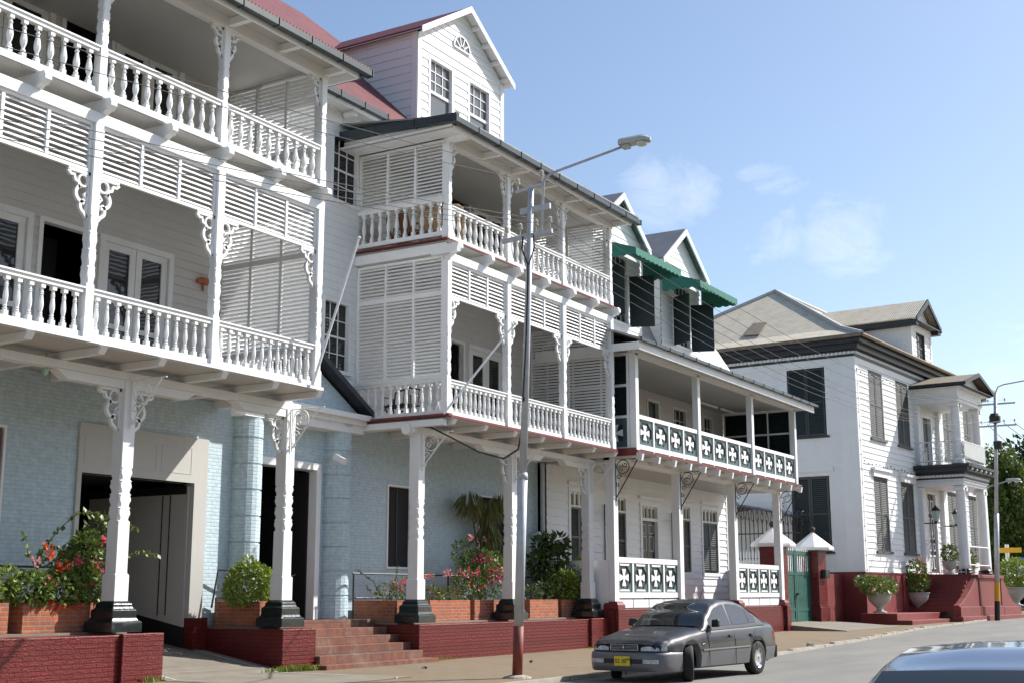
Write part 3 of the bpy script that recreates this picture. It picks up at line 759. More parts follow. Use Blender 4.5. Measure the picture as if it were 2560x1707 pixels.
# ================================================================== HOUSE B (middle)
Bh = thing('verandah_house', 'white timber house with louvred verandah side screens and a white twin-window attic gable above', 'house', (-19.6, 29.5, 0))
verandah(Bh, 25.1, [25.1, 27.85, 30.8, 33.7], 0, 0, 0, 33.7, True, 0, 12, 10,
         [25.3, 26.7, 28.1, 29.5, 30.95, 32.4, 33.75], [25.25, 26.7, 28.1, 29.55, 31.0, 32.4, 33.75], 0)
holes = [(26.5, 27.65, 2.15, 4.25), (30.75, 32.4, 2.15, 4.2)]
b = MB(); flatwall(b, PA, 25.12, 34.2, 0, 5.56, holes); b.build('brick_wall', 'bluebrick', Bh)
UB = [(29.0, 30.0, 5.63, 8.42), (30.25, 32.1, 5.63, 8.42), (28.6, 30.25, 9.87, 12.62), (30.45, 32.2, 9.87, 12.62)]
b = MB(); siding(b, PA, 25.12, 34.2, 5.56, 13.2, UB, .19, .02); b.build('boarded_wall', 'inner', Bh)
b = MB(); b.box(-31.2, -31, 25.1, 34.2, 0, 13.4); b.box(-31, -19.6, 34.1, 34.2, 0, 13.2); b.box(-26, -25.9, 25.1, 34, 0.5, 13.3); b.box(-31, -19.62, 25.1, 34.1, 9.7, 9.75); b.box(-31, -19.62, 25.1, 34.1, 5.45, 5.5); b.build('rear_wall', 'white2', Bh)
for a0, a1, z0, z1 in ((30.32, 32.05, 5.66, 8.32), (30.52, 32.15, 9.9, 12.5)): glazed_door(Bh, PA, a0, a1, z0, z1, -.06)
for a0, a1, z0, z1 in ((29.08, 29.92, 5.66, 8.36), (28.7, 30.15, 9.9, 12.55)):
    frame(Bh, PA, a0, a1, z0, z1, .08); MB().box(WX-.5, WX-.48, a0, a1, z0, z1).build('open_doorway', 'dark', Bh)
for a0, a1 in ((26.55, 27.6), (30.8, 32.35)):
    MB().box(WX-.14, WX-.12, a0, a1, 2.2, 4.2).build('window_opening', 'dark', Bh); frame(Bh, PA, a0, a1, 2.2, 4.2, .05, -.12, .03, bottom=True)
    MB().box(WX-.12, WX-.1, (a0+a1)/2-.02, (a0+a1)/2+.02, 2.2, 4.2).build('shutter_joint', 'iron', Bh)
PB = FY(25.12)
louvre(Bh, PB, -19.58, -17.0, 8.58, 9.5, 3); louvre(Bh, PB, -19.58, -17.0, 6.55, 8.58, 3); louvre(Bh, PB, -19.58, -17.0, 10.95, 12.42, 3)
railing(Bh, -19.58, -17.0, 5.66, 6.55, 11, 'slim', 'x', 25.12); railing(Bh, -19.58, -17.0, 9.99, 10.95, 10, 'vase', 'x', 25.12)
for q in ((-19.9, -16.7, 24.93, 25.08, 5.6, 5.66), (-19.9, -16.8, 24.93, 25.08, 9.86, 9.89)): MB().box(*q).build('side_deck_edge', 'redtrim', Bh)
for q in ((-19.6, -16.9, 24.98, 25.15, 5.4, 5.55), (-19.6, -16.9, 25.0, 25.15, 9.55, 9.78), (-19.6, -17.0, 25.02, 25.09, 12.42, 12.6)): MB().box(*q).build('side_beam', 'white', Bh)
MB().hexa([(-17.3, 25.0, 9.5), (-16.5, 24.9, 9.5), (-16.5, 25.05, 9.5), (-17.3, 25.15, 9.5), (-17.3, 25.0, 9.7), (-16.45, 24.9, 9.7), (-16.45, 25.05, 9.7), (-17.3, 25.15, 9.7)]).build('beam_end', 'white', Bh)
louvre(Bh, FYB(33.7), -19.58, -17.0, 8.44, 9.36, 2); louvre(Bh, FYB(33.7), -19.58, -17.0, 6.48, 8.44, 2); louvre(Bh, FYB(33.7), -19.58, -17.0, 10.72, 12.46, 2)
railing(Bh, -19.5, -17.02, 9.875, 10.74, 10, 'vase', 'x', 33.7); railing(Bh, -19.5, -17.02, 5.64, 6.5, 10, 'slim', 'x', 33.7)
for a, sx in ((25.1, 1), (27.85, 1), (27.85, -1), (30.8, 1), (30.8, -1), (33.7, -1)):
    fret(Bh, FX(VX), a+sx*.088, 8.46, .42, .72, sx); fret(Bh, FX(VX), a+sx*.08, 12.24, .3, .62, sx)
b = MB(); b.box(-16.3, -16.26, 24.45, 34.0, 12.32, 12.48); b.box(-19.6, -16.26, 24.45, 24.49, 12.42, 12.6); b.build('fascia', 'white', Bh)
for y in [25.1+1.45*i for i in range(7)]: MB().box(-16.85, -16.31, y-.06, y+.06, 12.3, 12.45).build('eave_bracket', 'white', Bh)
gutter(Bh, [(-16.14, 24.2, 12.5), (-16.14, 34.25, 12.44)]); gutter(Bh, [(-16.1, 24.28, 12.55), (-19.7, 24.28, 12.72)], h=.2, w=.12)
b = MB(); b.box(-19.7, -16.3, 24.35, 25.1, 12.42, 12.45); b.build('eave_soffit', 'white2', Bh)
b = MB(); b.prism([(-16.1, 24.25, 12.56), (-19.62, 24.25, 13.0), (-19.62, 24.25, 13.05), (-16.1, 24.25, 12.6)], (0, 9.95, 0)); b.build('verandah_roof', 'greyroof_y', Bh)
b = MB()
b.add([(-19.05, 25.4, 13.5), (-19.05, 34.6, 13.5), (-25, 29.0, 19.22), (-25, 25.4, 19.22)], [(0, 1, 2, 3)])
b.add([(-19.05, 34.6, 13.5), (-31, 34.6, 13.5), (-25, 29.0, 19.22)], [(0, 1, 2)])
b.add([(-31, 25.4, 13.5), (-31, 34.6, 13.5), (-25, 29.0, 19.22), (-25, 25.4, 19.22)], [(0, 1, 2, 3)])
b.build('roof', 'redroof', Bh)
# attic gable (dormer) over house B
DX = -19.62; PD = FX(DX)
dl, dr, dap, dz0, dz1 = 27.57, 32.08, 29.83, 12.9, 16.78
b = MB(); hol = [(28.17, 29.3, 14.45, 16.3), (30.2, 31.3, 14.45, 16.3)]
siding(b, PD, dl, dr, dz0, dz1, hol, .25, .022)
n = 8
for i in range(n):
    z = dz1+i*.2; f0 = i*.2/1.5; f1 = (i+1)*.2/1.5
    p, q, p2, q2 = dl+(dap-dl)*f0, dr-(dr-dap)*f0, dl+(dap-dl)*min(1, f1), dr-(dr-dap)*min(1, f1)
    b.add([(DX+.026, p, z), (DX+.026, q, z), (DX+.004, q2, z+.2), (DX+.004, p2, z+.2)], [(0, 1, 2, 3)])
    b.add([(DX, p, z), (DX, q, z), (DX+.026, q, z), (DX+.026, p, z)], [(0, 1, 2, 3)])
siding(b, FY(dl), -23, DX, dz0, dz1+.05, (), .25, .022)
b.box(-23, DX, dr-.05, dr, dz0, dz1); b.box(-23, DX-.3, dl+.02, dl+.05, dz0, dz1)
db = b.build('dormer', 'white2', Bh)
b = MB(); b.fb(PD, dl-.03, dl+.16, 0, .035, dz0, dz1); b.fb(PD, dr-.16, dr+.03, 0, .035, dz0, dz1); b.box(DX-.15, DX+.035, dl-.035, dl, dz0, dz1); b.build('corner_board', 'white', db)
for a0, a1 in ((28.2, 29.28), (30.22, 31.28)):
    w = window(db, PD, a0, a1, 14.5, 16.25, 0, 0, gm='glass2', fw_=.09)
    m_ = MB()
    for i in (1, 2): x = a0+(a1-a0)*i/3; m_.fb(PD, x-.012, x+.012, -.086, -.06, 15.35, 16.25)
    for z in (15.65, 15.95): m_.fb(PD, a0, a1, -.086, -.06, z-.012, z+.012)
    m_.fb(PD, a0, a1, -.09, -.04, 15.28, 15.36); m_.build('glazing_bars', 'white', w)
b = MB(); R0 = .42; Pz = 17.05; Qf = lambda u, d, v: PD(29.76+u, d, Pz+v)
b.ribbon(Qf, arc(0, 0, R0, 0, 180, 14), .05, .02, .06); b.ribbon(Qf, [(-R0, 0), (R0, 0)], .05, .02, .06)
for a in (36, 72, 108, 144): b.ribbon(Qf, [(.13*cos(radians(a)), .13*sin(radians(a))), (R0*cos(radians(a)), R0*sin(radians(a)))], .035, .02, .055)
b.ribbon(Qf, arc(0, 0, .14, 0, 180, 8), .035, .02, .055)
fl = b.build('fanlight', 'white', db)
MB().prism([Qf(u, .03, v) for u, v in arc(0, 0, R0, 0, 180, 14)], (.004, 0, 0)).build('pane', 'glass2', fl)
AP = 18.33
b = MB()
for e in (dl-.22, dr+.22):
    ze = AP-abs(e-dap)*.63
    b.hexa([(DX+.3, e, ze), (DX+.3, dap, AP), (-25, dap, AP), (-25, e, ze), (DX+.3, e, ze+.05), (DX+.3, dap, AP+.05), (-25, dap, AP+.05), (-25, e, ze+.05)])
b.build('dormer_roof', 'redroof', db)
for e in (dl-.21, dr+.21):
    ze = AP-abs(e-dap)*.63
    MB().hexa([(DX+.295, e, ze-.03), (DX+.295, dap, AP-.03), (-24, dap, AP-.03), (-24, e, ze-.03), (DX+.295, e, ze-.004), (DX+.295, dap, AP-.004), (-24, dap, AP-.004), (-24, e, ze-.004)]).build('dormer_soffit', 'white2', db)
for e in (dl-.22, dr+.22):
    ze = AP-abs(e-dap)*.63
    MB().hexa([(DX+.3, e, ze-.13), (DX+.3, dap, AP-.13), (DX+.33, dap, AP-.13), (DX+.33, e, ze-.13), (DX+.3, e, ze+.06), (DX+.3, dap, AP+.06), (DX+.33, dap, AP+.06), (DX+.33, e, ze+.06)]).build('barge_board', 'white', db)
for i in range(4):
    y = dap+.5+i*.55; z = AP-.02-abs(y-dap)*.63; MB().box(DX, DX+.3, y-.05, y+.05, z-.13, z-.02).build('purlin_end', 'white', db)
# ground floor columns of B
for y in (25.32, 29.6, 33.95): column(Bh, -17.85, y, .88, 5.28)
b = MB(); b.box(-17.97, -17.73, 25.0, 34.3, 5.28, 5.42); b.build('beam', 'white', Bh)
for y in (29.6, 33.95):
    e = min(1.65, 34.3-y); MB().prism([(-17.96, y-1.65, 5.275), (-17.96, y-1.4, 5.12), (-17.96, y+e-.25, 5.12), (-17.96, y+e, 5.275)], (.22, 0, 0)).build('bolster', 'white', Bh)
for y in (25.32, 29.6, 33.95):
    for sx in (-1,) if y > 26 else (): fret(Bh, FX(-17.85), y+sx*.135, 5.12, .46, .75, sx, .035)
    scroll(Bh, FX(-17.71), y, 5.3, .75, .9, 'white')
MB().tube([(-17.9, 24.9, 5.35), (-17.9, 25.35, 5.35)], .13, 10).build('beam_roller', 'white', Bh)
b = MB(); b.tube([(-19.4, 34.05, 5.4), (-19.4, 34.05, 3.2)], .07, 8); b.tube([(-19.42, 33.5, .9), (-19.42, 33.5, 3.25), (-19.42, 33.75, 3.3), (-19.42, 34.1, 3.3)], .06, 8); b.build('drain_pipe', 'galv', Bh)

# ================================================================== plinth walls, steps, planters
def plinth(y0, y1, label, pier=None, ext=-19.6):
    b = MB(); b.box(ext, -17.4, y0, y1, -.05, .84)
    if pier: b.box(-17.44, -17.32, pier[0], pier[1], -.05, .86)
    o = b.build('plinth_wall', 'redpaint', None, bev=.015)
    return tag(o, label, 'brick wall', 'red painted brick plinths under the verandahs')
plinth(5, 16.9, 'glossy red brick plinth left of the driveway with a row of planters on top', (16.0, 16.94))
plinth(20.18, 21.2, 'short red brick plinth between the driveway and the brick steps')
plinth(24.85, 34.2, 'long red brick plinth running from the brick steps to behind the parked car', (33.15, 34.22))
for q, l in (((-19.6, -18.1, 5.1, 16.8, .82, .88), 'pale paving on the plinth left of the driveway'), ((-19.6, -18.1, 20.25, 21.15, .82, .88), 'paving on the short plinth beside the driveway'), ((-19.6, -18.1, 24.9, 34.1, .82, .88), 'paving on the long plinth right of the steps')):
    struct(MB().box(*q).build('terrace', 'conc'))
b = MB()
for i in range(6):
    z = .12+i*.168; b.box(-19.7, -16.95-i*.34, 21.2 if i else 21.0, 24.85 if i else 25.0, (z-.17 if i else -.05), z)
tag(b.build('brick_steps', 'stepbrick', None, bev=.008), 'six worn brick steps climbing between two red plinths to the street door', 'steps')

def planter(x0, x1, y0, y1, label):
    t = thing('brick_planter', label, 'planter', ((x0+x1)/2, (y0+y1)/2, .88), 0, 'brick planters along the terrace')
    b = MB(); z0, z1 = .88, 1.38
    b.box(x1-.1, x1, y0, y1, z0, z1); b.box(x0, x0+.1, y0, y1, z0, z1); b.box(x0+.1, x1-.1, y0, y0+.1, z0, z1); b.box(x0+.1, x1-.1, y1-.1, y1, z0, z1)
    b.build('brick_box', 'brick', t, bev=.008)
    MB().box(x0+.1, x1-.1, y0+.1, y1-.1, z0, z1-.05).build('soil', 'soil', t)
PLN = [(12.7, 14.38, 'brick planter cut off by the left edge of the photo'), (14.66, 16.28, 'orange brick planter left of the driveway with red and orange flowers'),
       (20.4, 21.15, 'brick planter between the driveway and the steps holding a rounded green bush'), (25.05, 26.25, 'dark shaded brick planter right of the steps behind the first column base'),
       (26.5, 28.3, 'brick planter right of the column with pale grassy plants, left of the pink bush'), (28.5, 30.15, 'brick planter below the big pink flowering bush'),
       (31.3, 32.9, 'brick planter with feathery plants just right of the street lamp'), (33.1, 34.75, 'brick planter nearest the parked car, below the tall bright green bush')]
for i, (y0, y1, l) in enumerate(PLN):
    planter(-19.45 if i in (2, 3) else -18.85, -18.25, y0, y1, l)
def handrail(pts, label, r=.022):
    b = MB()
    for p in pts: b.tube(p, r, 6)
    return tag(b.build('handrail', 'iron'), label, 'handrail', 'black pipe handrails on the terrace')
handrail([[(-19.3, 12, 2.0), (-19.3, 16.6, 2.0)], [(-19.3, 12, 1.42), (-19.3, 16.6, 1.42)], [(-19.3, 12.2, .88), (-19.3, 12.2, 2.0)], [(-19.3, 16.55, .88), (-19.3, 16.55, 2.0)]], 'black pipe handrail behind the flowers left of the driveway')
handrail([[(-19.4, 20.25, 1.25), (-19.4, 20.4, 2.02), (-19.2, 21.5, 2.0), (-19.2, 21.52, .9)], [(-19.45, 20.42, .88), (-19.45, 20.42, 1.45), (-19.4, 20.7, 1.45)]], 'black pipe handrail behind the rounded bush beside the driveway')
handrail([[(-19.0, 24.4, 2.0), (-19.0, 33, 2.0)], [(-18.9, 24.4, 1.44), (-18.9, 26.6, 1.42)], [(-19.0, 33, .88), (-19.0, 33, 2.0)], [(-19.0, 24.45, .88), (-19.0, 24.45, 2.0)], [(-19.0, 28.4, .88), (-19.0, 28.4, 2.0)]], 'black pipe handrail along the terrace right of the brick steps')

# ================================================================== HOUSE C (green crosses)
CX = -19.4
Ch = thing('balcony_house', 'white boarded house with green cross panels, green awnings and two small grey gabled dormers', 'house', (CX, 41.5, 0))
PC = FX(CX)
cy0, cy1 = 34.25, 48.75
def cross_panel(par, P, a0, a1, z0, z1, d=0, big=False):
    g = MB(); w = a1-a0; hh = z1-z0; m_ = .0
    g.fb(P, a0, a0+.055, d-.02, d+.02, z0, z1); g.fb(P, a1-.055, a1, d-.02, d+.02, z0, z1)
    am, zm = (a0+a1)/2, (z0+z1)/2
    g.fb(P, a0, a1, d-.03, d-.022, z0, z1)
    for s in (-1, 1):
        zz = zm+s*hh/2
        g.fb(P, a0+.055, a1-.055, d-.02, d+.02, min(zz, zz-s*.09*hh/.8), max(zz, zz-s*.09*hh/.8))
        for t in (-1, 1):   # corner spandrels curling towards the cross
            q = [(am+t*w/2, zz-s*.08*hh), (am+t*w*.2, zz-s*.08*hh), (am+t*w*.28, zz-s*.2*hh), (am+t*w*.4, zz-s*.3*hh), (am+t*w/2, zz-s*.42*hh)]
            g.prism([P(a, d-.018, z) for a, z in q], Vector(P(0, .036, 0))-Vector(P(0, 0, 0)))
    g.m = 1
    for s in (-1, 1):
        for t in (-1, 1):
            q = [(am+t*w*.07, zm+s*hh*.09), (am+t*w*.1, zm+s*hh*.27), (am+t*w*.27, zm+s*hh*.29), (am+t*w*.3, zm+s*hh*.1)]
            g.prism([P(a_, d-.019, z_) for a_, z_ in q], Vector(P(0, .006, 0))-Vector(P(0, 0, 0)))
    o = g.build('cross_panel', ['crossg', 'iron'], par)
    c = MB(); X = w*.3; Z = hh*.29; k = .42
    pts = [(-.14, .14), (-k, 1), (k, 1), (.14, .14), (1, k), (1, -k), (.14, -.14), (k, -1), (-k, -1), (-.14, -.14), (-1, -k), (-1, k)]
    n12 = [(am+X*u, zm+Z*v) for u, v in pts]; off = Vector(P(0, .02, 0))-Vector(P(0, 0, 0))
    for i in (0, 3, 6, 9): c.prism([P(a, d+.0, z) for a, z in (n12[i], n12[i+1], n12[(i+2) % 12], n12[(i+3) % 12])], off)
    c.prism([P(a, d+.001, z) for a, z in (n12[0], n12[3], n12[6], n12[9])], off)
    c.build('cross', 'white', o)
    for s in (-1, 1):
        if s < 0 and not big: continue
        zz = zm+s*hh/2; t_ = .1 if big else .06
        MB().prism([P(a, d+.021, z) for a, z in ((am-w*.34, zz-s*.03), (am+w*.34, zz-s*.03), (am+w*.27, zz-s*t_*hh), (am-w*.27, zz-s*t_*hh))], off).build('panel_bevel', 'white' if big else 'greysh', o)
    return o
# ground storey wall
G1 = [(35.74, 36.95), (38.33, 39.6), (44.0, 45.0), (46.2, 47.62)]
holes = [(a, b_, 2.3, 4.7) for a, b_ in G1]+[(40.8, 42.15, 1.1, 4.55)]
b = MB(); siding(b, PC, cy0, cy1, 1.1, 5.52, holes, .25, .03); b.build('boarded_wall', 'white2', Ch)
b = MB(); b.fb(PC, cy1-.16, cy1+.03, 0, .045, 1.05, 5.52); b.build('corner_board', 'white', Ch)
b = MB(); b.box(-30, CX, cy1-.04, cy1, 0, 10); b.box(-30, CX-.3, cy0, cy0+.05, 0, 10); b.box(-30, -29.9, cy0, cy1, 0, 10); b.box(-24, -23.9, cy0, cy1, 0, 10); b.build('side_wall', 'white2', Ch)
for i, (a0, a1) in enumerate(G1):
    frame(Ch, PC, a0, a1, 2.32, 4.68, .13, -.1, .05, 'white', 'window_frame', True)
    if i < 3 or True:
        w = MB(); w.fb(PC, a0, a1, -.04, .03, 4.2, 4.26); tw = w.build('transom', 'white', Ch)
        MB().fb(PC, a0, a1, -.06, -.05, 4.26, 4.68).build('pane', 'yellowglass' if i < 3 else 'glass2', tw)
        mm = MB()
        for j in range(1, 4): x = a0+(a1-a0)*j/4; mm.fb(PC, x-.02, x+.02, -.05, .0, 4.26, 4.68)
        mm.fb(PC, a0, a1, -.049, -.03, 4.62, 4.68); mm.build('glazing_bars', 'white', tw)
    shutter(Ch, PC, a0, a1, 2.36, 4.2, 'dgreen', -.03, 2)
    MB().fb(PC, a0-.2, a1+.2, 0, .1, 4.88, 4.98).build('lintel', 'white', Ch)
# street door with panelled green leaves
frame(Ch, PC, 40.86, 42.1, 1.1, 4.52, .14, -.15, .06, 'white', 'door_frame')
MB().fb(PC, 40.6, 42.5, 0, .12, 4.75, 4.85).build('lintel', 'white', Ch)
w = MB(); w.fb(PC, 40.86, 42.1, -.12, .03, 4.02, 4.12); tw = w.build('transom', 'white', Ch); MB().fb(PC, 40.86, 42.1, -.1, -.09, 4.12, 4.52).build('pane', 'yellowglass', tw)
mm = MB()
for j in range(1, 4): x = 40.86+1.24*j/4; mm.fb(PC, x-.025, x+.025, -.09, -.02, 4.12, 4.52)
mm.fb(PC, 40.86, 42.1, -.088, -.06, 4.46, 4.52); mm.build('glazing_bars', 'white', tw)
for j in range(2):
    p = 40.88+j*.61; d_ = MB().fb(PC, p, p+.59, -.12, -.07, 1.12, 4.02).build('door', 'dgreen', Ch)
    mm = MB()
    for z0, z1, t in ((1.3, 2.6, .03), (3.0, 3.5, .012), (3.6, 3.9, .012)):
        for u, v, s_, q in ((p+.1, p+.49, z0, z0+t), (p+.1, p+.49, z1-t, z1), (p+.1, p+.1+t, z0, z1), (p+.49-t, p+.49, z0, z1)): mm.fb(PC, u, v, -.07, -.055, s_, q)
    mm.build('door_moulding', 'white' , d_)
# terrace plinth, low balustrade of crosses, posts, iron brackets
PCF = FX(-17.3)
for y0, y1, lab in ((34.25, 39.35, 'red painted brick base of the cross balustrade behind the parked car'), (43.8, 48.95, 'red painted brick base of the cross balustrade beside the green gate')):
    b = MB(); b.box(CX, -17.15, y0, y1, 0, 1.1)
    b.box(-17.12, -17.02, y1-.36, y1+.02, 0, 1.12); b.box(-17.12, -17.02, y0-.02, y0+.36, 0, 1.12)
    tag(b.build('plinth_wall', 'redpaint', None, bev=.015), lab, 'brick wall', 'red painted brick plinths under the verandahs')
b = MB(); b.box(CX, -17.6, 39.35, 43.8, 0, 1.1); b.box(-17.6, -17.3, 39.5, 43.6, 0, .75); b.box(-17.3, -17.0, 39.5, 43.6, 0, .4)
tag(b.build('entrance_steps', 'conc'), 'low concrete entrance steps between the two cross balustrades', 'steps')
CP = [34.47, 39.18, 43.98, 48.65]
for y in CP:
    p_ = MB().box(-17.43, -17.17, y-.14, y+.14, 1.3, 5.4).build('post', 'white', Ch)
    MB().sq([(.2, 1.08), (.24, 1.12), (.24, 1.22), (.19, 1.3), (.19, 1.32)], (-17.27, y, 0)).build('post_base', 'redtrim', p_, bev=.02)
    scroll(Ch, FX(-17.17), y, 5.45, .75, 1.25, 'iron', .016)
for p, q in ((CP[0], CP[1]), (CP[2], CP[3])):
    b = MB(); b.fb(PCF, p+.14, q-.14, -.06, .06, 2.44, 2.6); b.fb(PCF, p+.14, q-.14, -.05, .05, 1.42, 1.58)
    w = (q-p-.28)/4
    for i in range(5): x = p+.14+i*w; b.fb(PCF, max(p+.14, x-.05), min(q-.14, x+.05), -.05, .05, 1.58, 2.44)
    b.build('railing', 'white', Ch)
    for i in range(4): cross_panel(Ch, PCF, p+.14+i*w+.05, p+.14+(i+1)*w-.05, 1.58, 2.44, big=True)
    b = MB(); b.fb(PCF, p+.14, q-.14, -.03, .03, 1.12, 1.4); bx = b.build('kick_panel', 'white', Ch)
    b = MB()
    for z in (1.12, 1.39): b.fb(PCF, p+.14, q-.14, .03, .036, z-.012, z+.012)
    for i in range(5): x = p+.16+i*(q-p-.32)/4; b.fb(PCF, x-.012, x+.012, .03, .037, 1.12, 1.4)
    b.build('panel_lines', 'iron', bx)
MB().box(CX, -17.35, 34.27, 34.31, 1.1, 2.5).build('end_panel', 'white2', Ch)
# balcony
b = MB(); b.box(CX, -16.36, cy0, cy1+.1, 5.58, 5.65); b.build('deck', 'cream', Ch)
MB().box(CX, -16.4, cy0, cy1, 5.65, 5.662).build('deck_floor', 'floor', Ch)
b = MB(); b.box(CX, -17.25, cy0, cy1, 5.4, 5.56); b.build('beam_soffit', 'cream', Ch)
MB().box(-17.45, -17.15, cy0, cy1+.05, 5.36, 5.52).build('beam', 'white', Ch)
for i in range(13):
    y = cy0+.25+i*1.18
    MB().prism([(-18.0, y-.06, 5.56), (-18.0, y-.06, 5.4), (-16.5, y-.06, 5.44), (-16.38, y-.06, 5.36), (-16.3, y-.06, 5.36), (-16.26, y-.06, 5.56)], (0, .12, 0)).build('joist', 'white', Ch)
MB().box(CX, -16.36, cy0-.02, cy0+.02, 5.5, 5.72).build('deck_edge', 'redtrim', Ch)
MB().box(-16.36, -16.33, cy0, cy1+.12, 5.6, 5.66).build('deck_edge', 'redtrim', Ch)
UPY = [34.45, 39.1, 43.95, 48.55]; PU = FX(-16.5)
for y in UPY: MB().box(-16.6, -16.4, y-.1, y+.1, 5.5, 8.55).build('post', 'white', Ch)
for p, q in zip(UPY[:-1], UPY[1:]):
    b = MB(); b.fb(PU, p+.1, q-.1, -.06, .06, 6.62, 6.74); b.fb(PU, p+.1, q-.1, -.05, .05, 5.72, 5.86)
    w = (q-p-.2)/4
    for i in range(1, 4): x = p+.1+i*w; b.fb(PU, x-.045, x+.045, -.05, .055, 5.55, 6.62)
    b.build('railing', 'white', Ch)
    for i in range(4): cross_panel(Ch, PU, p+.1+i*w+.05, p+.1+(i+1)*w-.05, 5.86, 6.62)
PS = FY(cy0+.1)
b = MB()
for z in (5.68, 6.62, 7.55, 8.48): b.fb(PS, -19.4, -16.6, -.04, .04, z, z+.08)
for x in (-19.4, -18.5, -17.55, -16.68): b.fb(PS, x, x+.07, -.04, .045, 5.76, 8.48)
b.build('screen_frame', 'white', Ch)
for i in range(3):
    x0 = (-19.33, -18.43, -17.48)[i]; x1 = (-18.5, -17.55, -16.68)[i]
    cross_panel(Ch, PS, x0, x1, 5.76, 6.62)
    for z0, z1 in ((6.7, 7.55), (7.63, 8.48)): louvre(Ch, PS, x0, x1, z0, z1, 1, .08, .03, -.03, .02, 'dgreen', 'green_louvre')
PS2 = FY(48.62)
b = MB()
for z in (5.66, 6.75, 7.62, 8.5): b.fb(PS2, -19.35, -16.6, -.04, .04, z, z+.07)
for x in (-19.35, -18.3, -17.55, -16.66): b.fb(PS2, x, x+.06, -.04, .045, 5.73, 8.5)
b.build('screen_frame', 'white', Ch)
for i in range(3):
    x0 = (-19.29, -18.24, -17.49)[i]; x1 = (-18.3, -17.55, -16.66)[i]
    for z0, z1 in ((5.73, 6.75), (6.82, 7.62), (7.69, 8.5)): louvre(Ch, PS2, x0, x1, z0, z1, 1, .08, .02, -.03, .02, 'dgreen', 'green_louvre')
holes = [(41.5, 42.5, 5.65, 8.3), (43.75, 44.95, 6.6, 8.3), (46.55, 47.5, 6.6, 8.3), (36.6, 37.8, 5.65, 8.3), (39, 40.2, 6.6, 8.3)]
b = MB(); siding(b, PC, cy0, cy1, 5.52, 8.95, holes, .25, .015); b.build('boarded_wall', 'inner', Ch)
for a0, a1, z0, z1 in holes:
    if z0 < 6: frame(Ch, PC, a0+.06, a1-.06, z0, z1-.05, .09); MB().fb(PC, a0, a1, -.12, -.1, z0, z1).build('door', 'dgreen', Ch)
    else: window(Ch, PC, a0+.06, a1-.06, z0+.06, z1-.06, 3, 4)
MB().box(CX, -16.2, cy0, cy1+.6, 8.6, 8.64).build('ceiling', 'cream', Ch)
b = MB(); b.tube([(-18.6, 44.3, 8.5), (-18.6, 46.1, 8.5)], .05, 6); b.build('tube_lamp', 'white', Ch)
b = MB(); b.tube([(-18.6, 46.5, 8.5), (-18.6, 48.2, 8.5)], .05, 6); b.build('tube_lamp', 'white', Ch)
b = MB(); b.box(-15.98, -15.93, cy0-.6, cy1+.75, 8.5, 8.74); b.box(-19.4, -15.98, cy0-.6, cy0-.55, 8.5, 8.72); b.build('fascia', 'white', Ch)
MB().box(-16.6, -16.4, cy0, cy1, 8.5, 8.6).build('eave_beam', 'white', Ch)
b = MB(); b.prism([(-15.82, cy0-.75, 8.74), (-18.9, cy0-.75, 9.85), (-18.9, cy0-.75, 9.9), (-15.82, cy0-.75, 8.8)], (0, cy1-cy0+1.6, 0)); b.build('balcony_roof', 'greyroof_y', Ch)
gutter(Ch, [(-15.84, cy0-.7, 8.77), (-15.84, cy1+.85, 8.77)], h=.09, w=.1)
# main roof (mansard with a hipped right end)
b = MB()
b.add([(-18.75, cy0, 9.8), (-18.75, cy1+.1, 9.8), (-20.2, cy1-1.9, 13.0), (-20.2, cy0, 13.0)], [(0, 1, 2, 3)])
b.add([(-18.75, cy1+.1, 9.8), (-29, cy1+.1, 9.8), (-27, cy1-1.9, 13.0), (-20.2, cy1-1.9, 13.0)], [(0, 1, 2, 3)])
b.add([(-20.2, cy0, 13.0), (-20.2, cy1-1.9, 13.0), (-23.5, cy1-4.5, 14.3), (-23.5, cy0, 14.3)], [(0, 1, 2, 3)])
b.add([(-20.2, cy1-1.9, 13.0), (-27, cy1-1.9, 13.0), (-23.5, cy1-4.5, 14.3)], [(0, 1, 2)])
b.add([(-29, cy0, 9.8), (-29, cy1, 9.8), (-23.5, cy1-4.5, 14.3), (-23.5, cy0, 14.3)], [(0, 1, 2, 3)])
b.build('roof', 'greyroof_y', Ch)
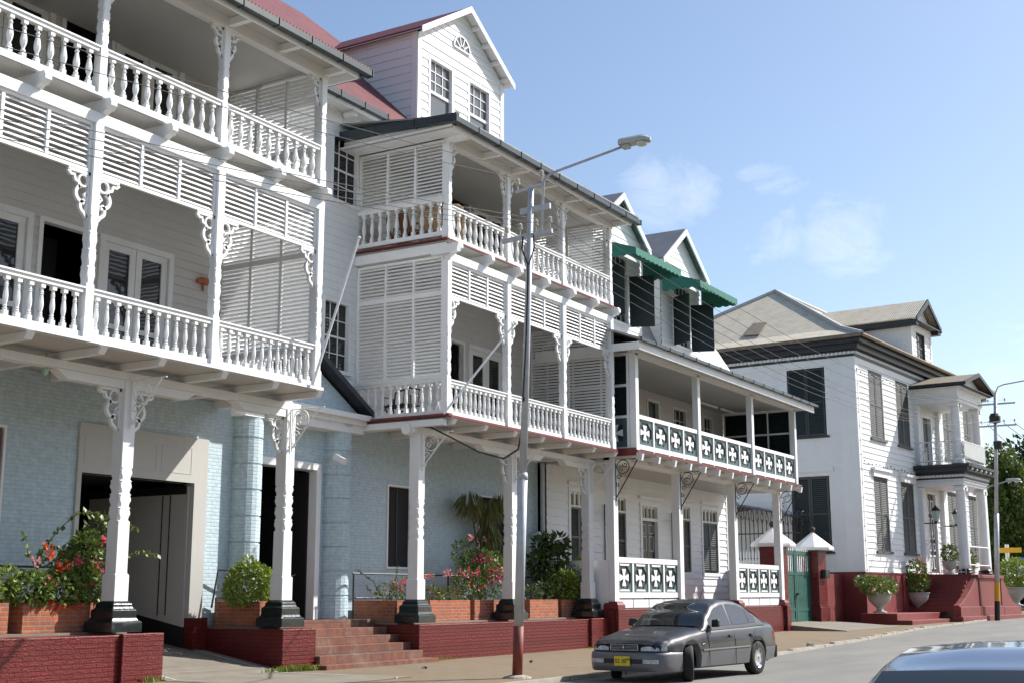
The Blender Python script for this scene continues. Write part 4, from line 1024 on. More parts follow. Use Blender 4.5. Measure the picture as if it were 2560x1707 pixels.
def small_dormer(y0, y1, sh_l):
    X = -18.8; P = FX(X); ap = (y0+y1)/2; zt = 13.42; za = 14.8; w0, w1 = ap-.72, ap+.72
    b = MB(); siding(b, P, y0, y1, 9.6, zt, [(w0, w1, 10.35, 12.75)], .22, .02)
    for i in range(6):
        z = zt+i*.23; f0 = min(1, i/5.6); f1 = min(1, (i+1)/5.6)
        p, q, p2, q2 = y0+(ap-y0)*f0, y1-(y1-ap)*f0, y0+(ap-y0)*f1, y1-(y1-ap)*f1
        b.add([(X+.02, p, z), (X+.02, q, z), (X+.004, q2, z+.23), (X+.004, p2, z+.23)], [(0, 1, 2, 3)]); b.add([(X, p, z), (X, q, z), (X+.02, q, z), (X+.02, p, z)], [(0, 1, 2, 3)])
    siding(b, FY(y0), -22.5, X, 9.6, zt, (), .22, .02); b.box(-22.5, X, y1-.05, y1, 9.6, zt)
    d = b.build('dormer', 'white2', Ch)
    b = MB()
    for e in (y0-.28, y1+.28):
        ze = za-abs(e-ap)*.74
        b.hexa([(X+.28, e, ze), (X+.28, ap, za), (-23.4, ap, za), (-23.4, e, ze), (X+.28, e, ze+.05), (X+.28, ap, za+.05), (-23.4, ap, za+.05), (-23.4, e, ze+.05)])
    b.build('dormer_roof', 'greyroof', d)
    for e in (y0-.28, y1+.28):
        ze = za-abs(e-ap)*.74
        MB().hexa([(X+.26, e, ze-.2), (X+.26, ap, za-.2), (X+.31, ap, za-.2), (X+.31, e, ze-.2), (X+.26, e, ze+.03), (X+.26, ap, za+.03), (X+.31, ap, za+.03), (X+.31, e, ze+.03)]).build('barge_board', 'white', d)
    w = window(d, P, w0+.06, w1-.06, 10.42, 12.15, 4, 4, sash=False)
    window(d, P, w0+.06, w1-.06, 12.25, 12.68, 4, 1, sill=False)
    for s in (-1, 1):     # shutters folded outwards
        h = (w0 if s < 0 else w1); ang = radians(25 if s < 0 else 20); L = .84
        dx, dy = cos(ang)*L, (-sin(ang) if s < 0 else sin(ang))*L
        Q = lambda a, dd, z: (X+.05+dx*a/L-dy/L*dd, h+s*.06+dy*a/L+dx/L*dd, z)
        louvre(d, Q, 0, L, 10.35, 12.1, 1, .075, .08, -.02, .02, 'dgreen', 'open_shutter')
    return d
small_dormer(36.35, 39.95, 0); small_dormer(41.55, 45.2, 0)
def awning(y0, y1):
    b = MB(); X0, X1 = -18.72, -17.3; zb, zf = 12.85, 12.36
    b.add([(X0, y0, zb), (X1, y0, zf), (X1, y1, zf), (X0, y1, zb)], [(0, 1, 2, 3)])
    b.add([(X0, y0, zb-.02), (X1, y0, zf-.02), (X1, y1, zf-.02), (X0, y1, zb-.02)], [(0, 1, 2, 3)])
    def val(p, q, zp, zq, n, dp):
        p, q = Vector(p), Vector(q); sd = Vector((.02, 0, 0)) if abs(p.x-q.x) < .01 else Vector((0, -.02, 0))
        for k in range(n):
            for j in range(4):
                f0, f1 = (k+j/4)/n, (k+(j+1)/4)/n
                d0, d1 = dp+.05*sin(pi*j/4), dp+.05*sin(pi*(j+1)/4)
                u, v = p+(q-p)*f0, p+(q-p)*f1
                lo = lambda w_, dd: Vector((w_.x, w_.y, zf-dd))
                b.hexa([lo(u, d0), lo(v, d1), lo(v, d1)+sd, lo(u, d0)+sd, u, v, v+sd, u+sd])
    val((X1, y0, zf), (X1, y1, zf), 0, 0, 11, .2); val((X0, y0, zb), (X1, y0, zf), 0, 0, 5, .2); val((X0, y1, zb), (X1, y1, zf), 0, 0, 5, .2)
    b.tube([(X0, y0+.05, 12.2), (X1, y0+.05, zf-.1)], .012, 5); b.tube([(X0, y1-.05, 12.2), (X1, y1-.05, zf-.1)], .012, 5)
    b.build('awning', 'awning', Ch)
awning(36.4, 39.95); awning(41.6, 45.15)
# wall lanterns on C
for y in (38.0, 43.3):
    t = thing('wall_lantern', 'black wall lantern %s on the white boarded ground floor' % ('left of the green street door' if y < 40 else 'right of the green street door'), 'lantern', (-19.35, y, 4.0), 0, 'wall lanterns by the green door')
    b = MB(); b.tube([(-19.34, y, 4.4), (-19.34, y, 2.0)], .02, 5); b.tube([(-19.34, y, 3.75), (-19.15, y, 3.7), (-19.1, y, 3.85)], .014, 5); b.build('bracket', 'iron', t)
    MB().lathe([(.05, 3.86), (.1, 4.12), (.1, 4.13)], (-19.1, y, 0), 6).build('glass', 'lampglass', t)
    MB().lathe([(.14, 4.13), (.08, 4.24), (.03, 4.28), (.02, 4.36)], (-19.1, y, 0), 6).build('cap', 'iron', t)

# ================================================================== HOUSE D (far corner house)
YD = .0714741
DH = thing('corner_house', 'tall white boarded house with sandy hipped roof, dark cornice and a pillared entrance porch', 'house', (-17, 58.93, 0), -YD, local=True)
F0 = FX(0); L = 20.4; SD = FY(0)
win = [1.75, 5.55, 12.95, 16.75]; WW = 1.88
holes = [(a, a+WW, 8.7, 11.97) for a in win]+[(a, a+WW, 3.45, 6.93) for a in win]+[(9.42, 10.78, 2.6, 6.63), (9.42, 10.78, 7.95, 10.6)]
b = MB(); siding(b, F0, 0, L, 2.5, 12.35, holes, .275, .035); b.build('boarded_wall', 'white2', DH)
sh = [(-3.3, -1.43, 8.73, 11.98), (-3.3, -1.43, 3.4, 6.9), (-9, -7.2, 8.73, 11.98), (-9, -7.2, 3.4, 6.9)]
b = MB(); siding(b, SD, -13, 0, 2.5, 12.35, sh, .275, .02); b.build('side_wall', 'white2', DH)
b = MB(); b.box(-13, -.3, L-.05, L, 0, 12.4); b.box(-13.05, -13, 0, L, 0, 12.4); b.box(-13, -.1, .3, L-.1, 12.3, 12.36); b.box(-1.3, -1.2, .3, L-.1, 2.5, 12.3); b.box(-12.8, -.3, 1.0, 1.05, 2.5, 12.3); b.build('rear_wall', 'white2', DH)
b = MB()
for p, q in ((0, .42), (L-.42, L)): b.fb(F0, p-.03, q, 0, .06, 2.5, 12.35)
b.fb(SD, -.75, .06, 0, .05, 2.5, 12.35); b.fb(SD, -1.2, .0, 0, .035, 7.3, 7.42); b.fb(SD, -3.5, -1.2, 0, .09, 7.1, 7.3); b.fb(SD, -13, -.76, 0, .06, 12.05, 12.35); b.fb(F0, .43, L-.43, 0, .06, 12.05, 12.35)
b.build('corner_board', 'white', DH)
b = MB(); b.box(-13.1, .1, -.1, L+.1, -.3, 2.46); b.box(-13.12, .14, -.14, L+.14, 2.46, 2.52); b.box(.1, .16, 4.7, 5.5, .2, 2.45); b.build('plinth', 'redside', DH)
for a in win:
    for k, (z0, z1) in enumerate(((8.7, 11.97), (3.45, 6.93))):
        shutter(DH, F0, a+.03, a+WW-.03, z0+.05, z1-.03, 'greysh', -.02, 2, .085, fr=.09)
        MB().fb(F0, a-.1, a+WW+.14, -.03, .12, z0-.06, z0+.04).build('sill', 'greysh', DH)
        b = MB(); b.fb(F0, a-.08, a, -.08, .03, z0, z1+.06); b.fb(F0, a+WW, a+WW+.08, -.08, .03, z0, z1+.06)
        if k: b.fb(F0, a-.15, a+WW+.15, 0, .13, 6.93, 7.22); b.fb(F0, a-.25, a+WW+.25, 0, .22, 7.22, 7.34)
        b.build('architrave', 'white', DH)
for a0, a1, z0, z1 in sh:
    shutter(DH, SD, a0+.03, a1-.03, z0+.05, z1-.03, 'dgreen', -.02, 2, .09, fr=.09); MB().fb(SD, a0-.08, a1+.12, -.03, .1, z0-.06, z0+.03).build('sill', 'cornice', DH)
# cornice with dentils, eave
def ringbox(b, o, i, z0, z1, s0=0, s1=L, x0=-13):
    b.box(-i+0, o, s0-o, s1+o, z0, z1) if False else None
    b.box(0, o, s0-o, s1+o, z0, z1); b.box(x0, 0, s0-o, s0, z0, z1); b.box(x0, 0, s1, s1+o, z0, z1); b.box(x0-o, x0, s0-o, s1+o, z0, z1)
b = MB(); ringbox(b, .1, 0, 12.35, 12.46); ringbox(b, .14, 0, 12.58, 12.66); ringbox(b, .34, 0, 12.66, 12.9); ringbox(b, .55, 0, 12.9, 13.12); b.build('cornice', 'cornice', DH)
b = MB(); ringbox(b, .08, 0, 12.46, 12.58)
i = 0
for k in range(int(13/.2)): x = -13+k*.2; b.box(x, x+.1, -.16, -.08, 12.46, 12.58)
for k in range(int(L/.2)): y = k*.2; b.box(.08, .16, y, y+.1, 12.46, 12.58)
b.build('dentils', 'white', DH)
e = .72; zr0, zr1 = 13.2, 17.5
b = MB()
def fl(p):  # flared foot
    return p
c0, c1, c2, c3 = (e, -e), (e, L+e), (-13-e, L+e), (-13-e, -e)
k0, k1, k2, k3 = (e-1.5, -e+1.5), (e-1.5, L+e-1.5), (-13-e+1.5, L+e-1.5), (-13-e+1.5, -e+1.5); zk = 13.85
r0, r1 = (-6.5, 6.5), (-6.5, L-6.5)
V3 = lambda p, z: (p[0], p[1], z)
b.m = 0
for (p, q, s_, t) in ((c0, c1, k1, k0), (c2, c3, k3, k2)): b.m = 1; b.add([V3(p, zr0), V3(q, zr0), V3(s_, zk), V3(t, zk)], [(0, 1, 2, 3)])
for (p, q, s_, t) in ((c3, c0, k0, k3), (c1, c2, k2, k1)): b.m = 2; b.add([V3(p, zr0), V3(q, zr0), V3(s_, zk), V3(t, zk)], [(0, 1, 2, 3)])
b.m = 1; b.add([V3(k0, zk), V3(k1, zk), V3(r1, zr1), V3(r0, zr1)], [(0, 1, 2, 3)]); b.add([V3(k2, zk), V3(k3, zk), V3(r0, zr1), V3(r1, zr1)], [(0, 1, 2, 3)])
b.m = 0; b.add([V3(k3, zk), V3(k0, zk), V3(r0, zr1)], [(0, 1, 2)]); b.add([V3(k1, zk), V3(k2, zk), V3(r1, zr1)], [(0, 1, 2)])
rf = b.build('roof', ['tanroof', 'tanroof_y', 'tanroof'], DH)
b = MB()
for pts in ([V3(c0, zr0+.02), V3(k0, zk+.02), V3(r0, zr1+.02)], [V3(c3, zr0+.02), V3(k3, zk+.02), V3(r0, zr1+.02)], [V3(r0, zr1+.02), V3(r1, zr1+.02)], [V3(c1, zr0+.02), V3(k1, zk+.02), V3(r1, zr1+.02)]): b.tube(pts, .13, 6)
b.build('ridge_cap', 'urn', rf)
b = MB()
for p, q in ((c0, c1), (c3, c0), (c1, c2)): b.tube([V3(p, zr0-.02), V3(q, zr0-.02)], .09, 6)
b.build('eave_gutter', 'oldiron', DH)
hp = lambda s, n: (-n, s, 13.85+(s-.78)*(zr1-zk)/(6.5-.78)+.04)
b = MB(); q = [hp(1.15, 5.95), hp(2.5, 6.05), hp(2.4, 5.25), hp(1.05, 5.1)]; b.prism(q, (0, -.03, .05)); b.build('roof_hatch', 'oldiron', rf)
# attic dormer
def gable_dormer(s0, s1, zb, zt, za):
    ap = (s0+s1)/2; b = MB(); hol = [(9.38, 10.66, 13.55, 15.0)]
    siding(b, F0, s0, s1, zb, zt, hol, .25, .025); siding(b, FY(s0), -6, 0, zb, zt, (), .25, .015); b.box(-6, 0, s1-.05, s1, zb, zt); b.box(-.5, -.4, s0+.05, s1-.06, zb, zt)
    d = b.build('dormer', 'white2', DH)
    b = MB(); b.fb(F0, s0-.02, s0+.18, 0, .05, zb, zt); b.fb(F0, s1-.18, s1+.02, 0, .05, zb, zt); b.fb(F0, s0-.02, s1+.02, .0, .06, zt-.3, zt); b.build('corner_board', 'white', d)
    MB().prism([(0, s0, zt), (0, s1, zt), (0, ap, za-.1)], (.04, 0, 0)).build('tympanum', 'white', d)
    b = MB()
    for e_ in (s0-.42, s1+.42):
        ze = zt+.02
        b.hexa([(.5, e_, ze), (.5, ap, za), (-6.4, ap, za), (-6.4, e_, ze), (.5, e_, ze+.06), (.5, ap, za+.06), (-6.4, ap, za+.06), (-6.4, e_, ze+.06)])
    b.build('dormer_roof', 'tanroof', d)
    b = MB()
    for e_ in (s0-.42, s1+.42):
        b.hexa([(.46, e_, zt-.12), (.46, ap, za-.2), (.53, ap, za-.2), (.53, e_, zt-.12), (.46, e_, zt+.1), (.46, ap, za+.09), (.53, ap, za+.09), (.53, e_, zt+.1)])
    b.box(.06, .5, s0-.4, s1+.4, zt-.08, zt-.02); b.box(-6, .46, s0-.42, s0-.36, zt-.26, zt+.0); b.box(-6, .46, s0-.36, s0, zt-.28, zt-.2); b.box(-6, .46, s1, s1+.42, zt-.26, zt-.06)
    b.build('barge_board', 'cornice', d)
    window(d, F0, 9.42, 10.62, 13.6, 14.95, 3, 4, 'greysh', 'glass2', mw=.04, fw_=.06)
gable_dormer(8.52, 11.78, 13.0, 15.45, 16.75)
# porch
p0, p1, PX = 8.1, 12.3, 2.25
b = MB(); b.box(0, PX+.15, p0-.1, p1+.1, 1.9, 2.5); b.build('porch_floor', 'redside', DH)
for y in (8.45, 11.95):
    for (z0, z1, r) in ((2.5, 6.82, .27), (7.95, 11.05, .25)):
        c = MB().lathe([(r*1.05, z0+.25), (r, z0+.5), (r*.97, z0+(z1-z0)*.5), (r*.8, z1-.2), (r*.85, z1-.18)], (PX-.22, y, 0), 16).build('column', 'white', DH, True)
        if z0 < 3: MB().lathe([(r*1.35, z0), (r*1.4, z0+.08), (r*1.2, z0+.13), (r*1.3, z0+.2), (r*1.08, z0+.26)], (PX-.22, y, 0), 16).build('column_base', 'black', c)
        else: MB().lathe([(r*1.3, z0), (r*1.3, z0+.12), (r*1.1, z0+.26)], (PX-.22, y, 0), 16).build('column_base', 'white', c)
        bb = MB(); bb.box(PX-.22-r, PX-.22+r, y-r, y+r, z1-.08, z1)
        for s_ in (-1, 1): bb.tube([(PX-.22-r, y+s_*r*.95, z1-.16), (PX-.22+r, y+s_*r*.95, z1-.16)], .1, 8)
        bb.build('capital', 'white', c)
    for z0, z1 in ((2.5, 6.82), (7.95, 11.05)): MB().box(0, .22, y-.28, y+.28, z0, z1).build('pilaster', 'white', DH)
b = MB()
b.box(0, PX+.05, p0, p1, 6.85, 7.18); b.box(0, PX+.12, p0-.07, p1+.07, 6.98, 7.04); b.box(0, PX+.12, p0-.07, p1+.07, 7.1, 7.16)
b.build('architrave', 'white', DH)
b = MB(); b.box(0, PX+.05, p0, p1, 11.05, 11.72); b.box(0, PX+.12, p0-.07, p1+.07, 11.2, 11.28); b.build('architrave', 'white', DH)
b = MB()
b.box(0, PX+.12, p0-.1, p1+.1, 7.18, 7.25); b.box(0, PX+.2, p0-.2, p1+.2, 7.38, 7.5); b.box(0, PX+.42, p0-.42, p1+.42, 7.5, 7.72); b.box(0, PX+.55, p0-.55, p1+.55, 7.72, 7.86)
b.build('cornice', 'cornice', DH)
b = MB(); b.box(0, PX+.1, p0-.08, p1+.08, 7.25, 7.38)
for k in range(12): x = .1+k*.19; b.box(x, x+.1, p0-.18, p0-.08, 7.26, 7.37)
for k in range(22): y = p0+k*.195; b.box(PX+.1, PX+.19, y, y+.1, 7.26, 7.37)
b.build('dentils', 'white', DH)
for k in range(6): MB().lathe([(.02, 0), (.07, .03), (.07, .09), (.02, .12)], (PX+.5, p0+.1+k*.8, 7.56), 8).build('cornice_bulb', 'white', DH)
apz = 12.6; pc = (p0+p1)/2
b = MB()
for e_ in (p0-.5, p1+.5):
    b.hexa([(PX+.6, e_, 11.88), (PX+.6, pc, apz), (-.3, pc, apz), (-.3, e_, 11.88), (PX+.6, e_, 11.94), (PX+.6, pc, apz+.06), (-.3, pc, apz+.06), (-.3, e_, 11.94)])
b.build('porch_roof', 'oldiron', DH)
b = MB()
for e_ in (p0-.5, p1+.5):
    b.hexa([(PX+.56, e_, 11.78), (PX+.56, pc, apz-.12), (PX+.63, pc, apz-.12), (PX+.63, e_, 11.78), (PX+.56, e_, 11.95), (PX+.56, pc, apz+.08), (PX+.63, pc, apz+.08), (PX+.63, e_, 11.95)])
b.box(0, PX+.56, p0-.5, p0-.42, 11.78, 11.92); b.box(0, PX+.56, p1+.42, p1+.5, 11.78, 11.92); b.box(PX+.05, PX+.55, p0-.42, p1+.42, 11.74, 11.78)
b.build('barge_board', 'cornice', DH)
b = MB(); b.prism([(PX+.06, p0, 11.8), (PX+.06, p1, 11.8), (PX+.06, pc, apz-.05)], (.05, 0, 0)); b.box(0, PX+.3, p0-.42, p1+.42, 11.72, 11.74); b.build('tympanum', 'white', DH)
# porch balcony railing: iron lattice on the sides, boarded front
def lattice(P, a0, a1, z0, z1, name='balcony_railing'):
    b = MB()
    for z in (z0, z1): b.tube([P(a0, 0, z), P(a1, 0, z)], .025, 5)
    n = max(2, int((a1-a0)/.3))
    for i in range(n+1):
        a = a0+(a1-a0)*i/n; b.tube([P(a, 0, z0-.12), P(a, 0, z1)], .016, 4)
        if i < n:
            m_ = a+(a1-a0)/n/2
            for k in range(3):
                zc = z0+(k+.5)*(z1-z0)/3; r = min((z1-z0)/6, (a1-a0)/n/2)*.9
                b.tube([P(m_+r*cos(t*pi/5), 0, zc+r*sin(t*pi/5)) for t in range(11)], .013, 4, False)
    return b.build(name, 'white', DH)
lattice(FY(p0+.05), .1, PX, 8.08, 9.07); lattice(FX(PX+.05), p0+.05, p1-.05, 8.08, 9.07)
b = MB(); b.fb(FX(PX+.1), p0+.3, p1-.2, 0, .03, 8.2, 9.0); b.build('balcony_board', 'lampgrey', DH)
# porch door
b = MB()
for p, q in ((9.46, 10.08), (10.12, 10.74)): b.fb(F0, p, q, -.14, -.08, 2.6, 6.55)
dr_ = b.build('door', 'cornice', DH)
b = MB()
for p, q in ((9.56, 9.98), (10.22, 10.64)):
    for z0, z1 in ((2.8, 3.5), (3.7, 4.1), (4.3, 5.4), (5.6, 6.3)):
        for u, v, s_, t in ((p, q, z0, z0+.07), (p, q, z1-.07, z1), (p, p+.07, z0, z1), (q-.07, q, z0, z1)): b.fb(F0, u, v, -.08, -.05, s_, t)
b.build('door_moulding', 'white', dr_)
frame(DH, F0, 9.44, 10.76, 2.55, 6.6, .16, -.15, .06)
frame(DH, F0, 9.44, 10.76, 7.95, 10.55, .14, -.15, .06); MB().fb(F0, 9.5, 10.7, -.14, -.12, 7.95, 10.5).build('door', 'greysh', DH)
# outdoor steps with curved wing walls
n = 8
for side in (0, 1):
    b = MB()
    for i in range(n):
        z = .75+(i+1)*(2.42-.75)/n
        b.box(.12, PX+.1, *((12.4, 15.1-i*.34) if side else (5.3+i*.34, 8.0)), z-.24, z-.03)
    b.build('entrance_stair', 'redside', DH)
b = MB()
out = [(4.9, .15), (4.9, 1.02), (5.3, 1.1), (6.0, 1.35), (6.9, 1.75), (7.6, 2.15), (8.0, 2.42), (12.5, 2.42), (12.9, 2.15), (13.6, 1.55), (14.5, 1.1), (15.5, .9), (15.5, .15)]
b.prism([(PX+.12, s_, z) for s_, z in out], (.3, 0, 0))
b.box(PX+.4, PX+.5, 8.2, 12.3, .2, .95); b.box(PX+.4, PX+.5, 4.85, 8.15, .2, .95); b.box(PX+.4, PX+.5, 12.35, 15.6, .2, .9); b.box(PX+.08, PX+.52, 7.95, 12.55, 2.3, 2.46)
b.box(PX+.38, PX+.46, 8.25, 8.4, .95, 2.3); b.box(PX+.38, PX+.46, 12.1, 12.25, .95, 2.3)
b.box(PX+.12, PX+.62, 4.7, 15.7, .0, .5)
b.build('stair_wing_wall', 'redside', DH, bev=.02)
b = MB(); b.box(.05, 1.7, -.9, 5.3, .1, .7); b.box(1.7, 2.35, -.9, 4.8, .1, .42); b.build('entrance_platform', 'redside', DH, bev=.02)
b = MB()
for a in [8.2+i*.16 for i in range(0)]: pass
for i in range(9): b.tube([(.25+i*.24, 8.05, 2.5), (.25+i*.24, 8.05, 3.3)], .014, 4)
b.tube([(.2, 8.05, 3.32), (2.1, 8.05, 3.32)], .02, 5); b.tube([(.2, 8.05, 2.6), (2.1, 8.05, 2.6)], .02, 5); b.build('porch_gate', 'white', DH)
b = MB()
for z in (2.95, 3.85): b.tube([(PX, 8.6, z), (PX, 11.8, z)], .03, 5)
b.build('porch_rail', 'white', DH)
for y, nm in ((8.25, 'left'), (11.6, 'right')):
    b = MB(); b.tube([(.2, y, 5.02), (.95, y, 5.02)], .03, 5); b.lathe([(.03, 5.02), (.1, 5.1), (.12, 5.12)], (.8, y, 0), 6)
    b.lathe([(.26, 5.62), (.2, 5.72), (.08, 5.82), (.03, 5.92)], (.8, y, 0), 6); lt = b.build('porch_lantern', 'iron', DH)
    MB().lathe([(.13, 5.12), (.23, 5.62)], (.8, y, 0), 6).build('glass', 'lampglass', lt)
    MB().tube([(.22+.22*cos(t*.6)*(1-t/16), y, 4.0+.22*sin(t*.6)*(1-t/16)) for t in range(15)], .02, 5).build('iron_scroll', 'white', DH)
# strings of tiny party lights along the corner and under the eaves
b = MB()
pts = [(.12, .05, 2.6+i*.65) for i in range(15)]; b.tube(pts, .008, 4)
pts2 = [(.14, i*.5, 11.75-.12*sin(pi*((i % 4)/4))) for i in range(16)]; b.tube(pts2, .008, 4)
pts3 = [(.25, .1+i*.5, 7.5-.1*abs(sin(i*.9))) for i in range(16)]; b.tube(pts3, .008, 4)
for p in pts+pts2+pts3: b.lathe([(.0, -.05), (.035, 0), (.0, .05)], p, 5)
b.build('light_string', 'iron', DH)
b = MB(); b.fb(SD, -4.4, -3.7, .06, .3, 2.6, 3.9); b.build('meter_cabinet', 'lampgrey', DH)

# ================================================================== plants
def rv(r): 
    while True:
        v = Vector((r.uniform(-1, 1), r.uniform(-1, 1), r.uniform(-1, 1)))
        if .05 < v.length < 1: return v
def leaf(b, p, d, s, r, wd=.45, droop=0):
    """one pointed leaf: two halves folded along the midrib"""
    d = (d+Vector((0, 0, -droop))).normalized(); u = d.cross(rv(r)).normalized(); n = u.cross(d)
    t = p+d*s; m = p+d*s*.45+n*s*.06
    b.add([p, m+u*s*wd*.5-n*s*.1, t, m-u*s*wd*.5-n*s*.1], [(0, 1, 2), (0, 2, 3)])
def cloud(b, r, c, rad, n, s, wd=.5, shell=.35, droop=.15):
    c = Vector(c)
    for _ in range(n):
        v = rv(r); v = v.normalized()*(v.length**shell)
        p = c+Vector((v.x*rad[0], v.y*rad[1], v.z*rad[2]))
        leaf(b, p, (v.normalized()*.7+rv(r)*.9), s*r.uniform(.6, 1.25), r, wd, droop)
def flowers(b, r, c, rad, n, s):
    c = Vector(c)
    for _ in range(n):
        v = rv(r); p = c+Vector((v.x*rad[0], v.y*rad[1], v.z*rad[2]))
        for k in range(3): leaf(b, p, rv(r)+v*.6+Vector((.25, -.1, .2)), s*r.uniform(.8, 1.2), r, .85, 0)
def stems(b, r, base, tips, rad=.012, arch=.15):
    base = Vector(base)
    for t in tips:
        t = Vector(t); o = base+Vector((r.uniform(-.1, .1), r.uniform(-.15, .15), 0))
        m = o*.5+t*.5+Vector((r.uniform(-.08, .08), r.uniform(-.08, .08), arch))
        b.tube([o, o*.6+m*.4+Vector((0, 0, .03)), m, m*.45+t*.55+Vector((0, 0, .05)), t], [rad, rad*.9, rad*.7, rad*.5, rad*.3], 4)
def plant(name, label, cat, base, leaves, flo=(), stm=(), lm='leaf1', group=None, seed=1, lsize=.075, sprays=(), wd=.55):
    r = random.Random(seed); t = thing(name, label, cat, base, 0, group)
    b = MB(); stems(b, r, base, list(stm)+[l[0] for l in leaves[:10]])
    for pts in sprays: b.tube(pts, [.011-.008*i/len(pts) for i in range(len(pts))], 4)
    b.build('stem', 'stem', t)
    b = MB()
    for c, rad, n in leaves: cloud(b, r, c, rad, int(n*1.5), lsize*1.15, wd)
    for pts in sprays:
        pts = [Vector(p) for p in pts]
        for p, q in zip(pts[:-1], pts[1:]):
            for k in range(int((q-p).length/.035)):
                if r.random() < .85: leaf(b, p+(q-p)*r.random(), rv(r)+Vector((0, 0, .1)), lsize*1.05*r.uniform(.7, 1.2), r, .8, .2)
    b.build('foliage', lm, t)
    by = {}
    for c, rad, n, m_ in flo: flowers(by.setdefault(m_, MB()), r, c, rad, n, .055)
    for m_, bb in by.items(): bb.build('blossom', m_, t)
    return t
X = -18.4
plant('flowering_shrub', 'shrub with orange and pink flowers and one long arching spray, left of the driveway column', 'plant', (X-.1, 15.5, 1.36),
      [((X, 14.9, 1.6), (.28, .4, .28), 420), ((X, 15.5, 1.62), (.28, .42, .3), 460), ((X, 16.1, 1.65), (.22, .3, .3), 300), ((X-.1, 16.1, 2.2), (.22, .32, .42), 330), ((X-.1, 15.75, 1.95), (.2, .3, .3), 150), ((X-.15, 16.35, 2.65), (.14, .2, .25), 60), ((X-.1, 15.45, 2.15), (.15, .3, .15), 60)],
      [((X+.12, 15.45, 2.0), (.1, .17, .1), 22, 'flo_o'), ((X+.1, 15.1, 2.3), (.08, .1, .07), 9, 'flo_o'), ((X+.12, 14.85, 2.05), (.08, .14, .08), 8, 'flo_r'), ((X+.1, 15.2, 2.15), (.06, .09, .1), 8, 'flo_o'), ((X+.15, 15.72, 2.12), (.08, .1, .1), 13, 'flo_p'),
       ((X+.15, 15.3, 1.32), (.06, .3, .08), 26, 'flo_o'), ((X+.15, 15.75, 1.33), (.06, .1, .1), 12, 'flo_o'), ((X+.1, 15.15, 1.78), (.1, .15, .08), 8, 'flo_r'), ((X+.05, 16.3, 2.0), (.1, .14, .16), 14, 'flo_p'), ((X+.05, 16.35, 2.45), (.06, .1, .08), 8, 'flo_p'), ((X+.1, 15.95, 1.7), (.1, .3, .12), 8, 'flo_o'), ((X+.1, 15.25, 1.65), (.1, .1, .12), 6, 'flo_o')],
      sprays=[[(X, 15.0, 1.9), (X, 15.12, 2.3), (X, 15.45, 2.66), (X, 15.75, 2.88), (X, 16.05, 2.96), (X, 16.4, 2.92), (X+.1, 16.75, 2.8), (X+.15, 17.1, 2.7)], [(X, 15.1, 1.8), (X, 14.8, 2.2), (X, 14.72, 2.5), (X, 14.62, 2.55)],
              [(X, 15.7, 1.9), (X, 15.75, 2.3), (X, 16.1, 2.5)], [(X, 16.5, 2.0), (X+.2, 16.9, 2.25), (X+.3, 17.45, 2.25)], [(X, 15.4, 1.9), (X, 15.5, 2.2), (X, 15.9, 2.35)]],
      seed=11, lsize=.1, group='plants in the terrace planters')
plant('flowering_shrub', 'low variegated shrub cut off by the left edge of the photo', 'plant', (X-.1, 14.0, 1.36), [((X, 13.9, 1.62), (.28, .4, .32), 420), ((X, 14.4, 1.7), (.2, .25, .28), 160)], [((X+.1, 14.0, 1.75), (.1, .2, .1), 5, 'flo_o')], lm='leafy', seed=5, group='plants in the terrace planters')
plant('round_bush', 'rounded bright green bush between the driveway and the brick steps', 'plant', (-18.6, 20.6, 1.36),
      [((-18.6, 20.5, 1.75), (.42, .55, .42), 900), ((-18.5, 20.1, 1.6), (.3, .35, .3), 380), ((-18.6, 21.0, 1.7), (.3, .35, .35), 380), ((-18.7, 20.5, 2.12), (.2, .25, .15), 120)], sprays=[[(-18.6, 20.9, 1.8), (-18.5, 21.4, 2.0), (-18.4, 21.6, 1.9)], [(-18.5, 20.0, 1.7), (-18.4, 19.7, 1.95)]], lm='leafy', seed=8, lsize=.08, group='plants in the terrace planters')
plant('flowering_shrub', 'sparse twiggy shrub with small red flowers right of the brick steps', 'plant', (-18.7, 25.5, 1.36),
      [((-18.6, 25.3, 1.6), (.2, .45, .22), 130), ((-18.6, 25.8, 1.68), (.2, .35, .25), 150)], [((-18.55, 25.6, 1.68), (.2, .5, .2), 26, 'flo_p'), ((-18.55, 25.9, 1.7), (.15, .3, .18), 14, 'flo_o')],
      sprays=[[(-18.7, 25.2, 1.4), (-18.6, 24.7, 1.8), (-18.6, 24.0, 2.1)], [(-18.7, 25.5, 1.5), (-18.6, 25.6, 2.0), (-18.6, 25.65, 2.25)], [(-18.7, 25.2, 1.5), (-18.6, 24.6, 1.55), (-18.6, 24.4, 1.75)], [(-18.7, 25.8, 1.5), (-18.6, 26.2, 1.9)]], seed=21, group='plants in the terrace planters', lsize=.06)
plant('grassy_plant', 'low pale grassy plants beside the white column, left of the pink bush', 'plant', (-18.6, 27.2, 1.36), [((-18.5, 27.0, 1.5), (.2, .45, .18), 200), ((-18.5, 27.7, 1.5), (.2, .4, .16), 160)], [((-18.45, 26.7, 1.95), (.1, .15, .1), 8, 'flo_o')], lm='leaf3', seed=31, wd=.25, lsize=.12, group='plants in the terrace planters')
